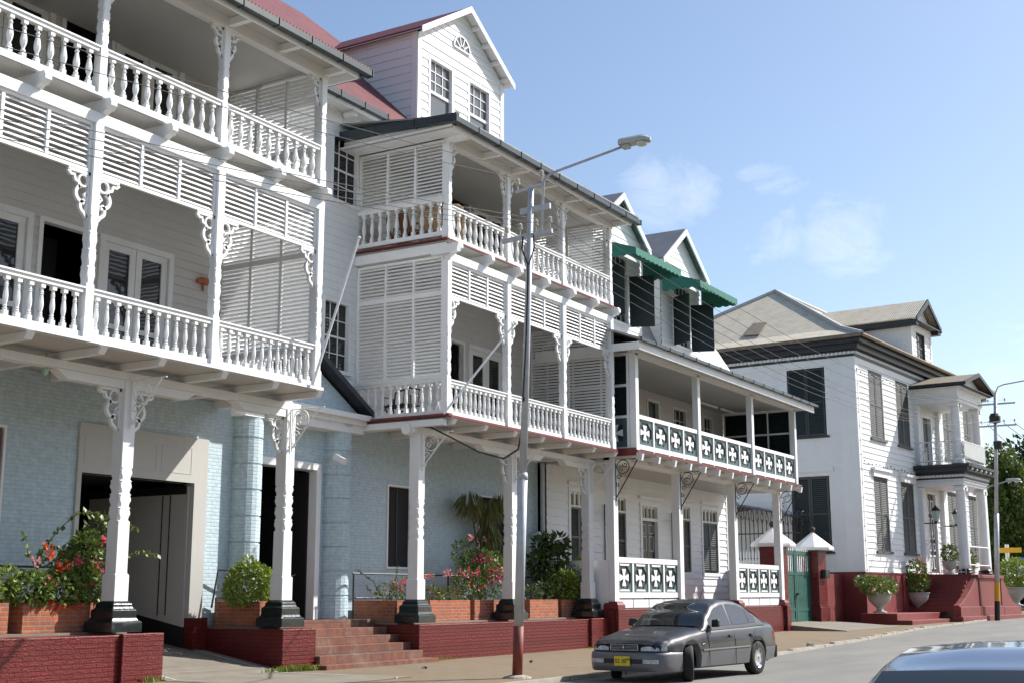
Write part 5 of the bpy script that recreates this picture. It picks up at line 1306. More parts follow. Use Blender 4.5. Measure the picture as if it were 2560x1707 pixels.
plant('flowering_shrub', 'big bougainvillea covered in pink flowers left of the street lamp', 'plant', (-18.6, 29.1, 1.36),
      [((-18.5, 28.6, 1.8), (.35, .7, .4), 420), ((-18.5, 29.5, 1.85), (.35, .65, .45), 460), ((-18.6, 29.2, 2.35), (.3, .75, .35), 420), ((-18.6, 30.0, 2.3), (.25, .35, .35), 180), ((-18.6, 28.4, 2.6), (.2, .35, .3), 120)],
      [((-18.3, 28.3, 2.05), (.15, .6, .14), 34, 'flo_p'), ((-18.3, 29.0, 2.42), (.2, .5, .14), 40, 'flo_p'), ((-18.25, 29.5, 2.02), (.2, .5, .2), 48, 'flo_p'), ((-18.3, 28.35, 2.95), (.1, .14, .1), 12, 'flo_r'), ((-18.3, 28.9, 2.9), (.1, .1, .1), 6, 'flo_r'), ((-18.3, 28.9, 1.75), (.2, .6, .12), 16, 'flo_o'), ((-18.3, 27.3, 2.05), (.1, .2, .12), 12, 'flo_r'), ((-18.25, 29.8, 2.0), (.1, .15, .12), 18, 'flo_p')],
      sprays=[[(-18.5, 28.4, 1.6), (-18.4, 27.8, 2.0), (-18.4, 27.4, 2.05)], [(-18.5, 28.6, 2.2), (-18.5, 28.2, 2.8), (-18.5, 28.35, 3.0)], [(-18.5, 28.3, 2.0), (-18.5, 27.9, 2.4), (-18.5, 27.7, 2.6)]], seed=41, group='plants in the terrace planters')
# tall drooping plant
r = random.Random(51); t = thing('drooping_plant', 'tall olive plant with drooping leaves standing against the pale blue wall', 'plant', (-19.2, 30.3, .9))
b = MB()
for tip in ((-19.1, 29.6, 3.9), (-19.1, 30.5, 3.8), (-19.05, 31.1, 3.9), (-19.1, 30.3, 3.2), (-19.1, 30.2, 2.4)): b.tube([(-19.2, 30.3, .9), (-19.2, 30.3, 2.2), tip], [.05, .04, .02], 6)
b.build('stem', 'stem', t)
b = MB()
for c, n in (((-19.1, 29.55, 4.0), 170), ((-19.1, 30.4, 3.8), 170), ((-19.05, 31.1, 4.05), 200), ((-19.1, 30.5, 3.2), 160), ((-19.1, 30.3, 2.5), 200), ((-19.1, 30.0, 2.2), 120), ((-19.1, 31.0, 2.6), 90)):
    for _ in range(n):
        v = rv(r); p = Vector(c)+Vector((v.x*.3, v.y*.38, v.z*.3)); leaf(b, p, Vector((v.x, v.y, .2))*.6, .36*r.uniform(.6, 1.2), r, .16, 1.0)
b.build('foliage', 'leaf3', t)
plant('grassy_plant', 'grey green feathery plants right of the street lamp', 'plant', (-18.6, 31.9, 1.36), [((-18.5, 31.8, 1.55), (.2, .5, .22), 260), ((-18.5, 32.5, 1.6), (.2, .4, .28), 240)], lm='leaf2', seed=61, wd=.2, lsize=.11, group='plants in the terrace planters', sprays=[[(-18.6, 31.5, 1.4), (-18.6, 31.4, 2.2), (-18.6, 31.5, 2.7)]])
plant('leafy_shrub', 'bright feathery green bush behind the parked car with a few red flowers', 'plant', (-18.6, 34.2, 1.36),
      [((-18.5, 33.7, 1.75), (.4, .6, .45), 800), ((-18.45, 34.6, 1.85), (.4, .6, .55), 900), ((-18.5, 34.9, 2.3), (.25, .4, .3), 300), ((-18.5, 35.2, 1.7), (.25, .3, .4), 200)],
      [((-18.2, 34.6, 2.2), (.1, .3, .15), 5, 'flo_p'), ((-18.15, 34.7, 1.35), (.15, .4, .25), 22, 'flo_o'), ((-18.1, 35.4, 1.7), (.1, .2, .5), 10, 'flo_p')], seed=71, wd=.4, lsize=.11, lm='leafy', group='plants in the terrace planters')
plant('leafy_shrub', 'taller dark leaved shrub rising behind the bright feathery bush', 'plant', (-18.8, 33.3, 1.36),
      [((-18.8, 33.2, 2.9), (.3, .4, .3), 110), ((-18.8, 33.7, 2.6), (.3, .4, .35), 140), ((-18.8, 32.9, 2.4), (.3, .35, .35), 110), ((-18.8, 33.9, 3.0), (.25, .3, .25), 70), ((-18.8, 33.4, 2.1), (.3, .5, .3), 120)], lm='leaf2', seed=81, lsize=.2, wd=.4, group='plants in the terrace planters')
# weeds in the pavement joints
def weeds(label, pts, seed):
    r = random.Random(seed); b = MB()
    for c, n, sx_, sy_, hh in pts:
        for _ in range(n):
            p = Vector((c[0]+r.gauss(0, sx_), c[1]+r.gauss(0, sy_), .03)); leaf(b, p, Vector((r.uniform(-.5, .5), r.uniform(-.5, .5), 1)), r.uniform(.4, 1.2)*hh, r, .25)
    o = b.build('weeds', 'leafy'); o['kind'] = 'stuff'; tag(o, label, 'weeds')
weeds('weeds growing at the foot of the red plinths', [((-17.25, 20.4, 0), 260, .07, .35, .14), ((-17.2, 20.9, 0), 120, .05, .15, .1), ((-17.25, 25.4, 0), 90, .08, .3, .09), ((-17.25, 33.0, 0), 60, .06, .2, .08), ((-17.2, 16.6, 0), 60, .06, .1, .12), ((-12.4, 20.9, 0), 40, .12, .12, .05)], 3)
b = MB(); r = random.Random(9)
for x, y, s in ((-12.0, 36.0, .16), (-13.5, 33.8, .14), (-11.75, 31.5, .2), (-13.1, 27.6, .1), (-14.4, 24.8, .08), (-14.2, 29.2, .1), (-15.0, 21.6, .07), (-13.6, 18.8, .06)):
    o = MB()
    for k in range(5): leaf(o, Vector((x, y, zg(y)+.1)), Vector((r.uniform(-1, 1), r.uniform(-1, 1), .12)), s, r, .9)
    tag(o.build('litter', 'paper' if r.random() < .5 else 'bark'), 'small scrap of litter lying on the sandy pavement', 'litter', 'scraps of litter on the pavement')

# ================================================================== trees
def tree(name, label, base, h, cr, lm, seed, n=26, leaves=150, ls=.42, trunk=.3, low=.35):
    r = random.Random(seed); t = thing(name, label, 'tree', base, 0, 'trees beyond the corner house')
    bx, by, bz = base; b = MB()
    top = Vector((bx+r.uniform(-.6, .6), by, bz+h*.55))
    b.tube([(bx, by, bz-.2), (bx+.1, by, bz+h*.25), top], [trunk, trunk*.8, trunk*.5], 8)
    cs = []
    for i in range(n):
        v = rv(r); v = v.normalized()*(v.length**.5)
        c = Vector((bx+v.x*cr[0], by+v.y*cr[1], bz+h*(low+1)/2+v.z*h*(1-low)/2)); cs.append(c)
        if i % 2 == 0: b.tube([(bx, by, bz+h*.3), (Vector((bx, by, bz+h*.45))+c)*.5, c], [trunk*.4, trunk*.25, .04], 5)
    b.build('trunk', 'bark', t)
    b = MB()
    for c in cs:
        k = r.uniform(.7, 1.35); rad = (cr[0]*.3*k, cr[1]*.3*k, h*(1-low)*.15*k)
        cloud(b, r, c, rad, int(leaves*k), ls, .6, .4, .3)
    b.build('crown', lm, t)
tree('broadleaf_tree', 'tall dark green tree filling the right edge behind the far lamp post', (-15.0, 116, .6), 15.6, (5.4, 4.5), 'treeB', 2, 60, 260, .6, .4, .08)
tree('broadleaf_tree', 'bright green tree beside the porch of the corner house', (-18.3, 99, .5), 10.6, (2.4, 2.2), 'treeA', 4, 44, 260, .36, .22, .1)
tree('broadleaf_tree', 'olive spreading tree below the dark tree at the right edge', (-13.6, 100, .5), 6.4, (4.2, 3), 'treeC', 6, 40, 240, .36, .22, .1)
tree('broadleaf_tree', 'dark tree far down the street beyond the right edge', (-4, 125, .6), 14, (6, 5), 'treeB', 8, 30, 130, .6, .4, .12)
tree('broadleaf_tree', 'dense dark tree behind the bright green tree', (-20.5, 118, .6), 13.4, (5, 4), 'treeB', 12, 44, 240, .6, .4, .05)
tree('broadleaf_tree', 'distant pale green tree closing the end of the street', (8, 140, .7), 12, (8, 5), 'treeA', 14, 30, 110, .65, .4, .1)
# leafy twig of a street tree hanging into the top right corner
t = thing('street_tree', 'tree branch with a few broad leaves hanging into the top right corner', 'tree', (3.6, 5.0, 0))
b = MB(); b.tube([(3.6, 5.0, -.05), (3.5, 5.0, 1.6), (3.1, 5.1, 2.9), (1.9, 5.4, 3.75), (.9, 5.6, 3.86), (.16, 5.76, 3.84)], [.16, .14, .1, .05, .02, .006], 8); b.build('trunk', 'bark', t)
b = MB(); r = random.Random(5)
for p, d in (((.20, 5.75, 3.83), (-.5, .2, -.35)), ((.28, 5.73, 3.84), (-.1, .1, -.6)), ((.34, 5.7, 3.85), (-.15, 0, -.6)), ((.15, 5.76, 3.85), (-.7, .3, -.1)), ((.4, 5.7, 3.86), (.1, -.1, -.7)), ((.3, 5.7, 3.9), (-.4, .1, .3))): leaf(b, Vector(p), Vector(d), .1, r, .55)
for k in range(260):
    f = r.random(); p = Vector((.5, 5.65, 3.86)).lerp(Vector((3.2, 5.1, 3.2)), f)+rv(r)*(.15+.5*f); p.z = max(p.z, 3.82); leaf(b, p, rv(r), .11, r, .55, .3)
b.build('crown', 'leafy', t)

# ================================================================== urns
def urn(x, y, z, s, label, leaves, flo, lm, seed):
    t = thing('plant_urn', label, 'urn', (x, y, z), 0, 'concrete urns by the corner house')
    MB().lathe([(.26*s, z), (.27*s, z+.05*s), (.13*s, z+.1*s), (.12*s, z+.2*s), (.24*s, z+.3*s), (.4*s, z+.48*s), (.46*s, z+.68*s), (.46*s, z+.72*s), (.5*s, z+.73*s), (.5*s, z+.78*s), (.42*s, z+.78*s), (.4*s, z+.74*s), (0.01, z+.74*s)], (x, y, 0), 20).build('bowl', 'urn', t, True)
    plant('urn_plant', label.replace('urn', 'urn plant') if False else leaves[0], 'plant', (x, y, z+.74*s), leaves[1], leaves[2], lm=lm, seed=seed, lsize=.16, group='plants in the concrete urns')
ux, uy, uz = -16.1, 57.9, .72
urn(ux, uy, uz, 1.12, 'grey concrete urn nearest the green gate, with a wide low plant', ('wide spreading plant in the urn nearest the green gate', [((ux, uy, uz+1.15), (.7, 1.3, .35), 420), ((ux-.3, uy-.9, uz+1.35), (.4, .7, .25), 160), ((ux, uy+1.0, uz+1.2), (.4, .7, .2), 130)], [((ux, uy, uz+1.2), (.5, .9, .3), 10, 'flo_r')]), [], 'leaf1', 91)
ux, uy, uz = -16.1, 64.6, .74
urn(ux, uy, uz, 1.12, 'grey concrete urn beside the porch steps, with upright orange red flowers', ('upright orange red flowering plant in the urn beside the porch steps', [((ux, uy, uz+1.3), (.5, .8, .4), 300), ((ux, uy, uz+1.9), (.4, .6, .5), 220), ((ux, uy+.7, uz+1.4), (.3, .5, .3), 100)], [((ux+.2, uy-.2, uz+1.75), (.3, .5, .3), 46, 'flo_o'), ((ux+.2, uy, uz+2.4), (.2, .35, .3), 22, 'flo_o'), ((ux+.3, uy+.6, uz+1.35), (.2, .35, .25), 26, 'flo_o')]), [], 'leaf1', 93)
ux, uy, uz = -14.75, 82, .85
urn(ux, uy, uz, 1.4, 'pale urn with a round yellow green shrub beyond the porch', ('round yellow green shrub in the urn beyond the porch', [((ux, uy, uz+1.9), (1.0, 1.0, .85), 1300)], []), [], 'leafy', 95)
ux, uy, uz = -14.9, 66.3, 2.5
urn(ux, uy, uz, .8, 'small white pot standing on the porch behind the railing', ('red flowering plant in the pot on the porch', [((ux, uy, uz+1.0), (.3, .5, .35), 160)], [((ux+.1, uy, uz+1.1), (.2, .4, .3), 14, 'flo_p')]), [], 'leaf1', 97)
ux, uy, uz = -14.75, 69.0, 2.5
plant('flowering_shrub', 'spiky plant with red flowers between the two porch columns', 'plant', (ux, uy, uz), [((ux, uy, uz+.6), (.4, .9, .6), 330)], [((ux+.1, uy, uz+1.2), (.2, .5, .25), 14, 'flo_p')], lm='leaf3', seed=99, wd=.2, lsize=.3)

# ================================================================== street lamps, wires
def lamp_head(par, x, y, z, s=1.0):
    b = MB(); n = 12; prof = []
    for i in range(n+1):
        u = i/n; w = .125*s*min(1, .72+u*2.2)*(1 if u < .75 else sqrt(max(.02, 1-((u-.75)/.25)**2*.95))); h0 = .1*s*(1 if u < .8 else 1-.45*(u-.8)/.2)
        prof.append([(x+u*.62*s, y+w*cv, z+h0*sv) for cv, sv in ((-1, 0), (-1, .75), (-.6, 1.2), (.6, 1.2), (1, .75), (1, 0))])
    for p, q in zip(prof[:-1], prof[1:]): b.add(p+q, [(k, (k+1) % 6, 6+(k+1) % 6, 6+k) for k in range(6)])
    b.poly(prof[0]); b.poly(prof[-1]); b.box(x+.06*s, x+.2*s, y-.06*s, y+.06*s, z-.07*s, z-.004)
    h_ = b.build('lamp_head', 'lampgrey', par)
    MB().lathe([(.02, -.08*s), (.085*s, -.065*s), (.105*s, -.03*s), (.11*s, -.003)], (x+.44*s, y, z), 14).build('lamp_glass', 'lens', h_, True)
def insulator(par, x, y, z):
    MB().lathe([(.012, -.08), (.012, .02), (.045, .03), (.05, .06), (.03, .075), (.04, .09), (.045, .12), (.02, .15)], (x, y, z), 10).build('insulator', 'insul', par)
t = thing('street_lamp', 'tall galvanised street lamp with a red painted foot, near the parked car', 'street lamp', (-12.4, 20.8, 0), 0, 'street lamps')
f = lambda z: Vector((-12.4+.45*z/9.2, 20.8-.2*z/9.2, z))
MB().tube([f(0), f(.95)], .094, 14).build('painted_foot', 'polered', t, True)
b = MB(); b.tube([f(.95), f(3.66)], .088, 14); b.tube([f(3.6), f(3.72)], [.098, .08], 14); b.tube([f(3.7), f(9.1)], [.07, .055], 12); b.build('pole', 'galv', t, True)
MB().lathe([(.3, 0), (.24, .06), (.11, .09)], (-12.4, 20.8, 0), 10).build('concrete_collar', 'kerb', t)
b = MB(); px_ = -11.68
b.tube([(px_-.06, 20.62, 8.2), (px_, 20.6, 9.18), (px_+.05, 20.6, 9.26), (px_+.18, 20.6, 9.33), (-10.0, 20.6, 9.58)], .026, 8); b.build('lamp_arm', 'galv', t, True)
lamp_head(t, -10.06, 20.6, 9.6)
b = MB(); b.bar((-12.3, 20.6, 9.08), (-11.7, 20.6, 9.15), .05, .05); b.build('cross_arm', 'galv', t)
b = MB(); b.bar((-12.6, 20.6, 8.14), (-11.5, 20.6, 8.2), .06, .08); b.build('cross_arm', 'galv', t)
b = MB(); b.bar((-12.2, 20.62, 8.68), (-11.55, 20.62, 8.7), .06, .11); b.build('clamp', 'galv', t)
for x, z in ((-12.25, 9.2), (-11.72, 9.28), (-12.5, 8.28), (-12.2, 8.3), (-11.85, 8.32), (-11.55, 8.34)): insulator(t, x, 20.6, z)
b = MB(); b.tube([(-12.08, 20.5, 8.15), (-12.1, 20.5, 7.9), (-12.0, 20.55, 7.6), (-12.0, 20.55, 7.3), (-12.06, 20.56, 6), (-12.12, 20.56, 5.1)], .018, 5); b.tube([(-11.85, 20.5, 8.15), (-11.83, 20.5, 7.9), (-11.98, 20.55, 7.6)], .014, 5); b.build('cable', 'cable', t)
t2 = thing('street_lamp', 'far street lamp post with yellow and black bands in front of the corner house porch', 'street lamp', (-13.19, 68, .25), 0, 'street lamps')
g = lambda z: Vector((-13.19+.06*z, 68, z+.25))
MB().tube([g(0), g(.95)], .13, 10).build('black_band', 'iron', t2); MB().tube([g(.95), g(1.85)], .125, 10).build('yellow_band', 'yellow', t2)
b = MB(); b.tube([g(1.85), g(5.2)], .12, 10); b.tube([g(5.2), g(11.1)], .09, 10); b.build('pole', 'galv', t2, True)
b = MB(); b.tube([g(9.8)+Vector((.05, 0, 0)), g(11.2)+Vector((0, 0, 0)), g(11.5)+Vector((.12, 0, 0)), g(11.6)+Vector((.4, 0, 0)), g(11.85)+Vector((2.6, 0, 0))], .035, 6); b.build('lamp_arm', 'galv', t2)
lamp_head(t2, -9.9, 68, 12.1, 1.1)
b = MB(); b.tube([(-13.3, 68, 6.75), (-12.2, 68, 7.05)], .03, 6); b.build('lower_arm', 'galv', t2); lamp_head(t2, -12.3, 68, 7.02, 1.1)
for z in (9.8, 10.9): b = MB(); b.bar((-13.4-.0, 68, z), (-11.6, 68, z), .08, .08); b.build('cross_arm', 'galv', t2)
for x, z in ((-13.3, 9.95), (-12.9, 9.95), (-12.2, 9.95), (-11.7, 9.95), (-12.9, 11.02), (-12.1, 11.02)): insulator(t2, x, 68, z)
MB().lathe([(.05, 0), (.26, .05), (.28, .35), (.2, .5), (.05, .52)], (-12.6, 67.85, 9.9), 10).build('transformer_pot', 'iron', t2)
MB().lathe([(.05, 0), (.2, .05), (.22, .4), (.05, .45)], (-12.55, 67.85, 8.6), 10).build('transformer_pot', 'iron', t2)
def wire(p, q, sag, label, r=.007, m='wire', n=22):
    p, q = Vector(p), Vector(q)
    tag(MB().tube([p.lerp(q, i/n)-Vector((0, 0, 4*sag*(i/n)*(1-i/n))) for i in range(n+1)], r, 4).build('overhead_wire', m), label, 'wire', 'overhead wires')
for x, x2 in ((-12.5, -13.3), (-12.2, -12.9), (-11.85, -12.2), (-11.55, -11.7)):
    wire((x, 20.6, 8.4), (x2, 68, 10.05), 1.35, 'thin wire from the lower near cross arm to the far lamp post')
    wire((x, 20.6, 8.4), (x+.35, -16, 4.9), .75, 'thin wire running left from the near lamp lower cross arm', .006)
for x, x2 in ((-12.25, -12.9), (-11.72, -12.1)):
    wire((x, 20.6, 9.35), (x2, 68, 11.1), 1.5, 'thin wire from the near lamp top arm to the far lamp post')
    wire((x, 20.6, 9.35), (x+.3, -16, 5.9), .7, 'thin wire running left from the near lamp top arm', .006)
for x, y1_ in ((-13.0, 30), (-11.7, 60), (-12.2, 60)): wire((x, 68, 9.9), (x+4 if y1_ == 60 else x+1.0, 110, 7.6), .8, 'wire leaving the far lamp post towards the trees', .02)
tag(MB().tube([(-12.12, 20.58, 5.1), (-12.3, 20.9, 4.75), (-13.2, 22.2, 4.35), (-14.4, 23.6, 4.35), (-15.6, 24.5, 4.65), (-16.7, 25.0, 5.1), (-17.4, 25.2, 5.4), (-17.9, 25.2, 5.44)], .02, 6).build('hanging_cable', 'cable'), 'thick black cable drooping from the street lamp to the middle house', 'cable')
for (p, q, l) in (((-16.72, 20.05, 5.66), (-15.9, 20.4, 8.65), 'white flagpole leaning out from the left house corner'), ((-16.72, 24.75, 5.62), (-15.6, 26.1, 7.85), 'white flagpole leaning out from the middle house corner')):
    o = MB().tube([p, Vector(p).lerp(Vector(q), .6), q], [.03, .026, .02], 8); o.lathe([(.02, -.03), (.045, 0), (.02, .03)], q, 8); tag(o.build('flagpole', 'white'), l, 'flagpole', 'slanting flagpoles on the balcony corners')

# ================================================================== chairs on the balconies of house B
def chair(x, y, z, m, label, rz=0):
    t = thing('chair', label, 'chair', (x, y, z), rz, 'chairs on the middle house balconies', True)
    for sx in (-1, 1):
        for sy in (-1, 1): MB().tube([(sx*.24, sy*.24, 0), (sx*.22, sy*.22, .42)], .025, 6).build('leg', m, t)
        b = MB(); b.tube([(sx*.28, .26, .42), (sx*.29, .2, .66), (sx*.29, -.25, .66), (sx*.28, -.26, .42)], .025, 6); b.build('armrest', m, t)
    MB().box(-.27, .27, -.27, .27, .4, .46).build('seat', m, t, bev=.02)
    b = MB()
    for i in range(9): x_ = -.26+i*.065; b.bar((x_, .25, .46), (x_*1.05, .36, 1.0-.12*abs(x_)/.26), .05, .025)
    b.tube([(-.28, .36, .88), (-.15, .38, .98), (.15, .38, .98), (.28, .36, .88)], .03, 6); b.build('backrest', m, t)
chair(-18.3, 25.75, 9.9, 'wood', 'brown wicker armchair leftmost behind the upper side balustrade', 2.6)
chair(-17.75, 25.8, 9.9, 'wood2', 'tan wicker armchair in the middle of the upper side balustrade', 3.3)
chair(-17.25, 25.9, 9.9, 'wood2', 'tan wicker armchair nearest the corner post of the upper balcony', 3.6)
chair(-18.9, 26.0, 9.9, 'wood', 'dark wicker armchair against the wall end of the upper balcony', 2.2)
t = thing('garden_chair', 'black scrolled iron chair on the lower balcony behind the side balustrade', 'chair', (-18.6, 25.7, 5.65), 0, None, True)
b = MB()
for sx in (-1, 1): b.tube([(sx*.4, -.2, 0), (sx*.4, -.2, .62), (sx*.42, .2, .62), (sx*.42, .25, 0)], .025, 5); b.tube([(sx*.2+.1*cos(k*.6), -.25, .32+.1*sin(k*.6)) for k in range(11)], .02, 5)
b.build('frame', 'iron', t); b = MB(); b.box(-.42, .42, -.2, .22, .38, .41)
b.build('seat', 'iron', t)
b = MB(); b.tube([(-.42, .25, .4), (-.42, .3, .8), (0, .32, .9), (.42, .3, .8), (.42, .25, .4)], .022, 5)
for i in range(5): b.tube([(-.3+i*.15, .25, .4), (-.3+i*.15, .3, .84)], .014, 4)
b.build('backrest', 'iron', t)

# the row of big street trees on the other side of the road (behind the photographer's right hand)
r = random.Random(77); b = MB()
for i in range(9):
    y = -22+i*9.5+r.uniform(-1.5, 1.5); x = 13.5+r.uniform(-1.0, 1.0); h = r.uniform(10, 13)
    b.m = 0; b.tube([(x, y, 0), (x+.1, y, 3.2), (x, y, h*.6)], [.35, .3, .18], 7)
    b.m = 1
    for k in range(22):
        v = rv(r); cc = Vector((x+v.x*3.6, y+v.y*5.2, h*.62+v.z*h*.36)); cloud(b, r, cc, (1.6, 1.8, 1.2), 60, .8, .6, .4, .3)
o = b.build('street_trees', ['bark', 'treeB']); o['kind'] = 'stuff'; tag(o, 'dark row of street trees lining the opposite side of the road', 'trees')

# ================================================================== gate, posts, yard behind
def gate_post(y, label):
    t = thing('gate_post', label, 'gate post', (-17.85, y, .3), 0, 'red gate posts')
    b = MB(); b.box(-18.25, -17.5, y, y+1.1, .1, 3.35); b.box(-18.3, -17.44, y-.06, y+1.16, .1, 1.0); b.box(-18.28, -17.47, y-.03, y+1.13, 1.0, 1.06); b.build('shaft', 'redpaint', t, bev=.02)
    c = MB(); cx_, cy_ = -17.875, y+.55
    c.lathe([(.86, 3.35), (.88, 3.42), (.86, 3.48), (.06, 4.1), (.04, 4.12)], (cx_, cy_, 0), 8, pi/8); cp = c.build('cap', 'white', t)
    MB().lathe([(.02, 4.1), (.11, 4.16), (.13, 4.24), (.1, 4.32), (.02, 4.36)], (cx_, cy_, 0), 12).build('finial', 'iron', cp)
gate_post(49.1, 'red gate post with white pyramid cap partly hidden by the last balcony post')
gate_post(54.0, 'red gate post with white pyramid cap between the green gate and the corner house')
t = thing('gate', 'dark green double gate with white pickets on its upper half', 'gate', (-17.9, 52.1, .35))
PG = FX(-17.9)
for y0, y1 in ((50.25, 52.08), (52.12, 53.95)):
    b = MB(); b.fb(PG, y0, y1, -.03, .03, .42, 2.35)
    b.fb(PG, y0, y0+.14, -.05, .06, .4, 3.3); b.fb(PG, y1-.14, y1, -.05, .06, .4, 3.3)
    for z in (.42, .85, 2.3, 3.12): b.fb(PG, y0+.14, y1-.14, -.045, .05, z, z+.14)
    lf = b.build('gate_leaf', 'gategreen', t)
    b = MB(); n = 7
    for i in range(n):
        y = y0+.2+i*(y1-y0-.4)/(n-1); b.fb(PG, y-.03, y+.03, .0, .012, 2.44, 3.12); b.prism([PG(y-.03, .02, 3.27), PG(y+.03, .02, 3.27), PG(y, .02, 3.5)], (.03, 0, 0))
    b.build('pickets', 'white', lf)
    b = MB()
    for i in range(1, 8): y = y0+.14+i*(y1-y0-.28)/8; b.fb(PG, y-.008, y+.008, .03, .034, .99, 2.3)
    b.build('board_joints', 'dgreen', lf)
MB().box(-17.8, -17.72, 52.0, 52.25, 1.5, 1.58).build('latch', 'iron', t)
tag(MB().box(-17.48, -17.3, 54.35, 54.9, 2.2, 2.55).build('letter_box', 'dgreen', None, bev=.02), 'dark green letter box hanging on the right gate post', 'letter box')
b = MB(); b.hexa([(-17.9, 49.0, .1), (-14.9, 49.0, .1), (-14.6, 55.6, .1), (-17.9, 55.6, .1), (-17.9, 49.0, .44), (-14.9, 49.0, .19), (-14.6, 55.6, .23), (-17.9, 55.6, .44)]); struct(b.build('gate_ramp', 'conc'))
tag(MB().box(-18.3, -17.95, 55.1, 59.0, .1, 2.42).build('yard_wall', 'redside'), 'low red wall joining the gate post to the corner house', 'wall')
t = thing('security_fence', 'black iron bar fence topped with coiled razor wire behind the green gate', 'fence', (-20.5, 56.2, .3))
b = MB(); N = 30
fz = lambda u: 4.75+.45*min(1, max(0, 1-abs(u-.62)/.4))
for i in range(N+1):
    u = i/N; x = -18.9-u*6.0; b.tube([(x, 56.2, .3), (x, 56.2, fz(u))], .022, 4)
b.build('bars', 'iron', t)
b = MB()
for z in (1.2, 3.1, 4.2): b.bar((-18.9, 56.2, z), (-24.9, 56.2, z), .04, .05)
b.build('rails', 'iron', t)
b = MB(); b.tube([(-18.7-k*.02-0, 56.2+.3*cos(k*.55), fz((k*.02)/6)+.1+.3*sin(k*.55)) for k in range(312)], .014, 4, False); b.build('razor_wire', 'iron', t)
t = thing('gatehouse', 'small white gatehouse with a low grey gable roof behind the green gate', 'hut', (-22.5, 60, .3))
b = MB(); b.box(-26, -20.5, 60, 66, .2, 3.7); b.build('wall', 'white2', t)
b = MB(); b.prism([(-26.4, 59.4, 3.65), (-20.0, 59.4, 3.65), (-20.0, 59.4, 3.75), (-22.6, 59.4, 4.25), (-26.4, 59.4, 3.75)], (0, 7, 0)); b.build('roof', 'white2', t)
window(t, FY(60), -23.3, -22.5, 1.9, 2.9, 0, 0); MB().box(-21.4, -20.8, 59.93, 59.99, .3, 3.2).build('door', 'dgreen', t)
t = thing('carport', 'shallow gabled carport roof on thin posts behind the razor wire fence', 'carport', (-22.5, 58, .3))
b = MB(); b.prism([(-25.6, 57.2, 5.15), (-22.0, 57.2, 5.5), (-19.9, 57.2, 5.0), (-19.9, 57.2, 5.08), (-22.0, 57.2, 5.6), (-25.6, 57.2, 5.25)], (0, 5, 0)); b.build('roof', 'greyroof', t)
for x in (-25.4, -20.1): MB().tube([(x, 57.4, .3), (x, 57.4, 5.05)], .06, 6).build('post', 'galv', t)
t = thing('picket_fence', 'short pale picket fence beside the gatehouse', 'fence', (-21.6, 55.2, .3))
b = MB()
for i in range(16): x = -20.3-i*.14; b.box(x, x+.07, 55.2, 55.23, .3, 3.3); b.prism([(x, 55.2, 3.3), (x+.07, 55.2, 3.3), (x+.035, 55.2, 3.48)], (0, .03, 0))
for z in (1.2, 2.9): b.box(-22.5, -20.2, 55.23, 55.27, z, z+.08)
b.build('pickets', 'white2', t)

# signs beyond the corner house
t = thing('street_sign', 'yellow blade sign on a white post beyond the porch', 'sign', (-15.45, 84, .6))
MB().tube([(-15.45, 84, .5), (-15.45, 84, 4.5)], .12, 8).build('post', 'signwhite', t)
MB().box(-16.1, -14.6, 83.85, 83.88, 4.0, 4.3).build('blade', 'yellow', t)
t = thing('parking_sign', 'blue square road sign with a white symbol at the right edge', 'sign', (-14.75, 85, .6))
MB().tube([(-14.75, 85, .5), (-14.75, 85, 3.6)], .04, 8).build('post', 'galv', t)
sg = MB().box(-15.1, -14.4, 84.9, 84.93, 2.75, 3.75).build('panel', 'blue', t)
MB().prism([(-14.95, 84.895, 2.95), (-14.55, 84.895, 2.95), (-14.6, 84.895, 3.3), (-14.75, 84.895, 3.6), (-14.9, 84.895, 3.3)], (0, -.01, 0)).build('symbol', 'signwhite', sg)

# ================================================================== cars
def lerp1(t, tab):
    for (a, va), (b_, vb) in zip(tab[:-1], tab[1:]):
        if a <= t <= b_: f_ = (t-a)/(b_-a); f_ = f_*f_*(3-2*f_)*.5+f_*.5; return va+(vb-va)*f_
    return tab[0][1] if t < tab[0][0] else tab[-1][1]
TW = [(-2.31, .60), (-2.26, .68), (-2.16, .75), (-2.0, .80), (-1.5, .838), (0, .85), (1.5, .84), (2.0, .80), (2.2, .74), (2.28, .66), (2.31, .58)]
TT = [(-2.31, .655), (-2.2, .72), (-1.9, .785), (-1.3, .87), (-.8, .925), (.5, .95), (1.6, .985), (2.1, .975), (2.25, .93), (2.31, .83)]
TS = [(-2.31, .63), (-2.2, .68), (-1.9, .735), (-1.3, .80), (-.8, .845), (.5, .875), (1.6, .90), (2.1, .89), (2.25, .86), (2.31, .78)]
TL = [(-2.31, .30), (-2.2, .21), (-1.95, .2), (-.8, .21), (.8, .21), (1.9, .24), (2.2, .26), (2.31, .36)]
AX = (-1.42, 1.23); RA = .365
TR = [(-.92, .905), (-.55, 1.17), (-.2, 1.345), (.1, 1.405), (.4, 1.42), (.7, 1.405), (.98, 1.345), (1.3, 1.18), (1.68, .985)]
def belt(y): return lerp1(y, TT)-.03
def wbelt(y): return lerp1(y, TW)-.07
def side_x(y, z): return wbelt(y)-(z-belt(y))*.44
def fyf(x):   # front outline: y for a given half width
    x = abs(x)
    for (y0, w0), (y1, w1) in zip(TW[:4], TW[1:5]):
        if w0 <= x <= w1: return y0+(y1-y0)*(x-w0)/(w1-w0)
    return -2.31-.03*(1-(x/.6)**2) if x < .6 else -1.5
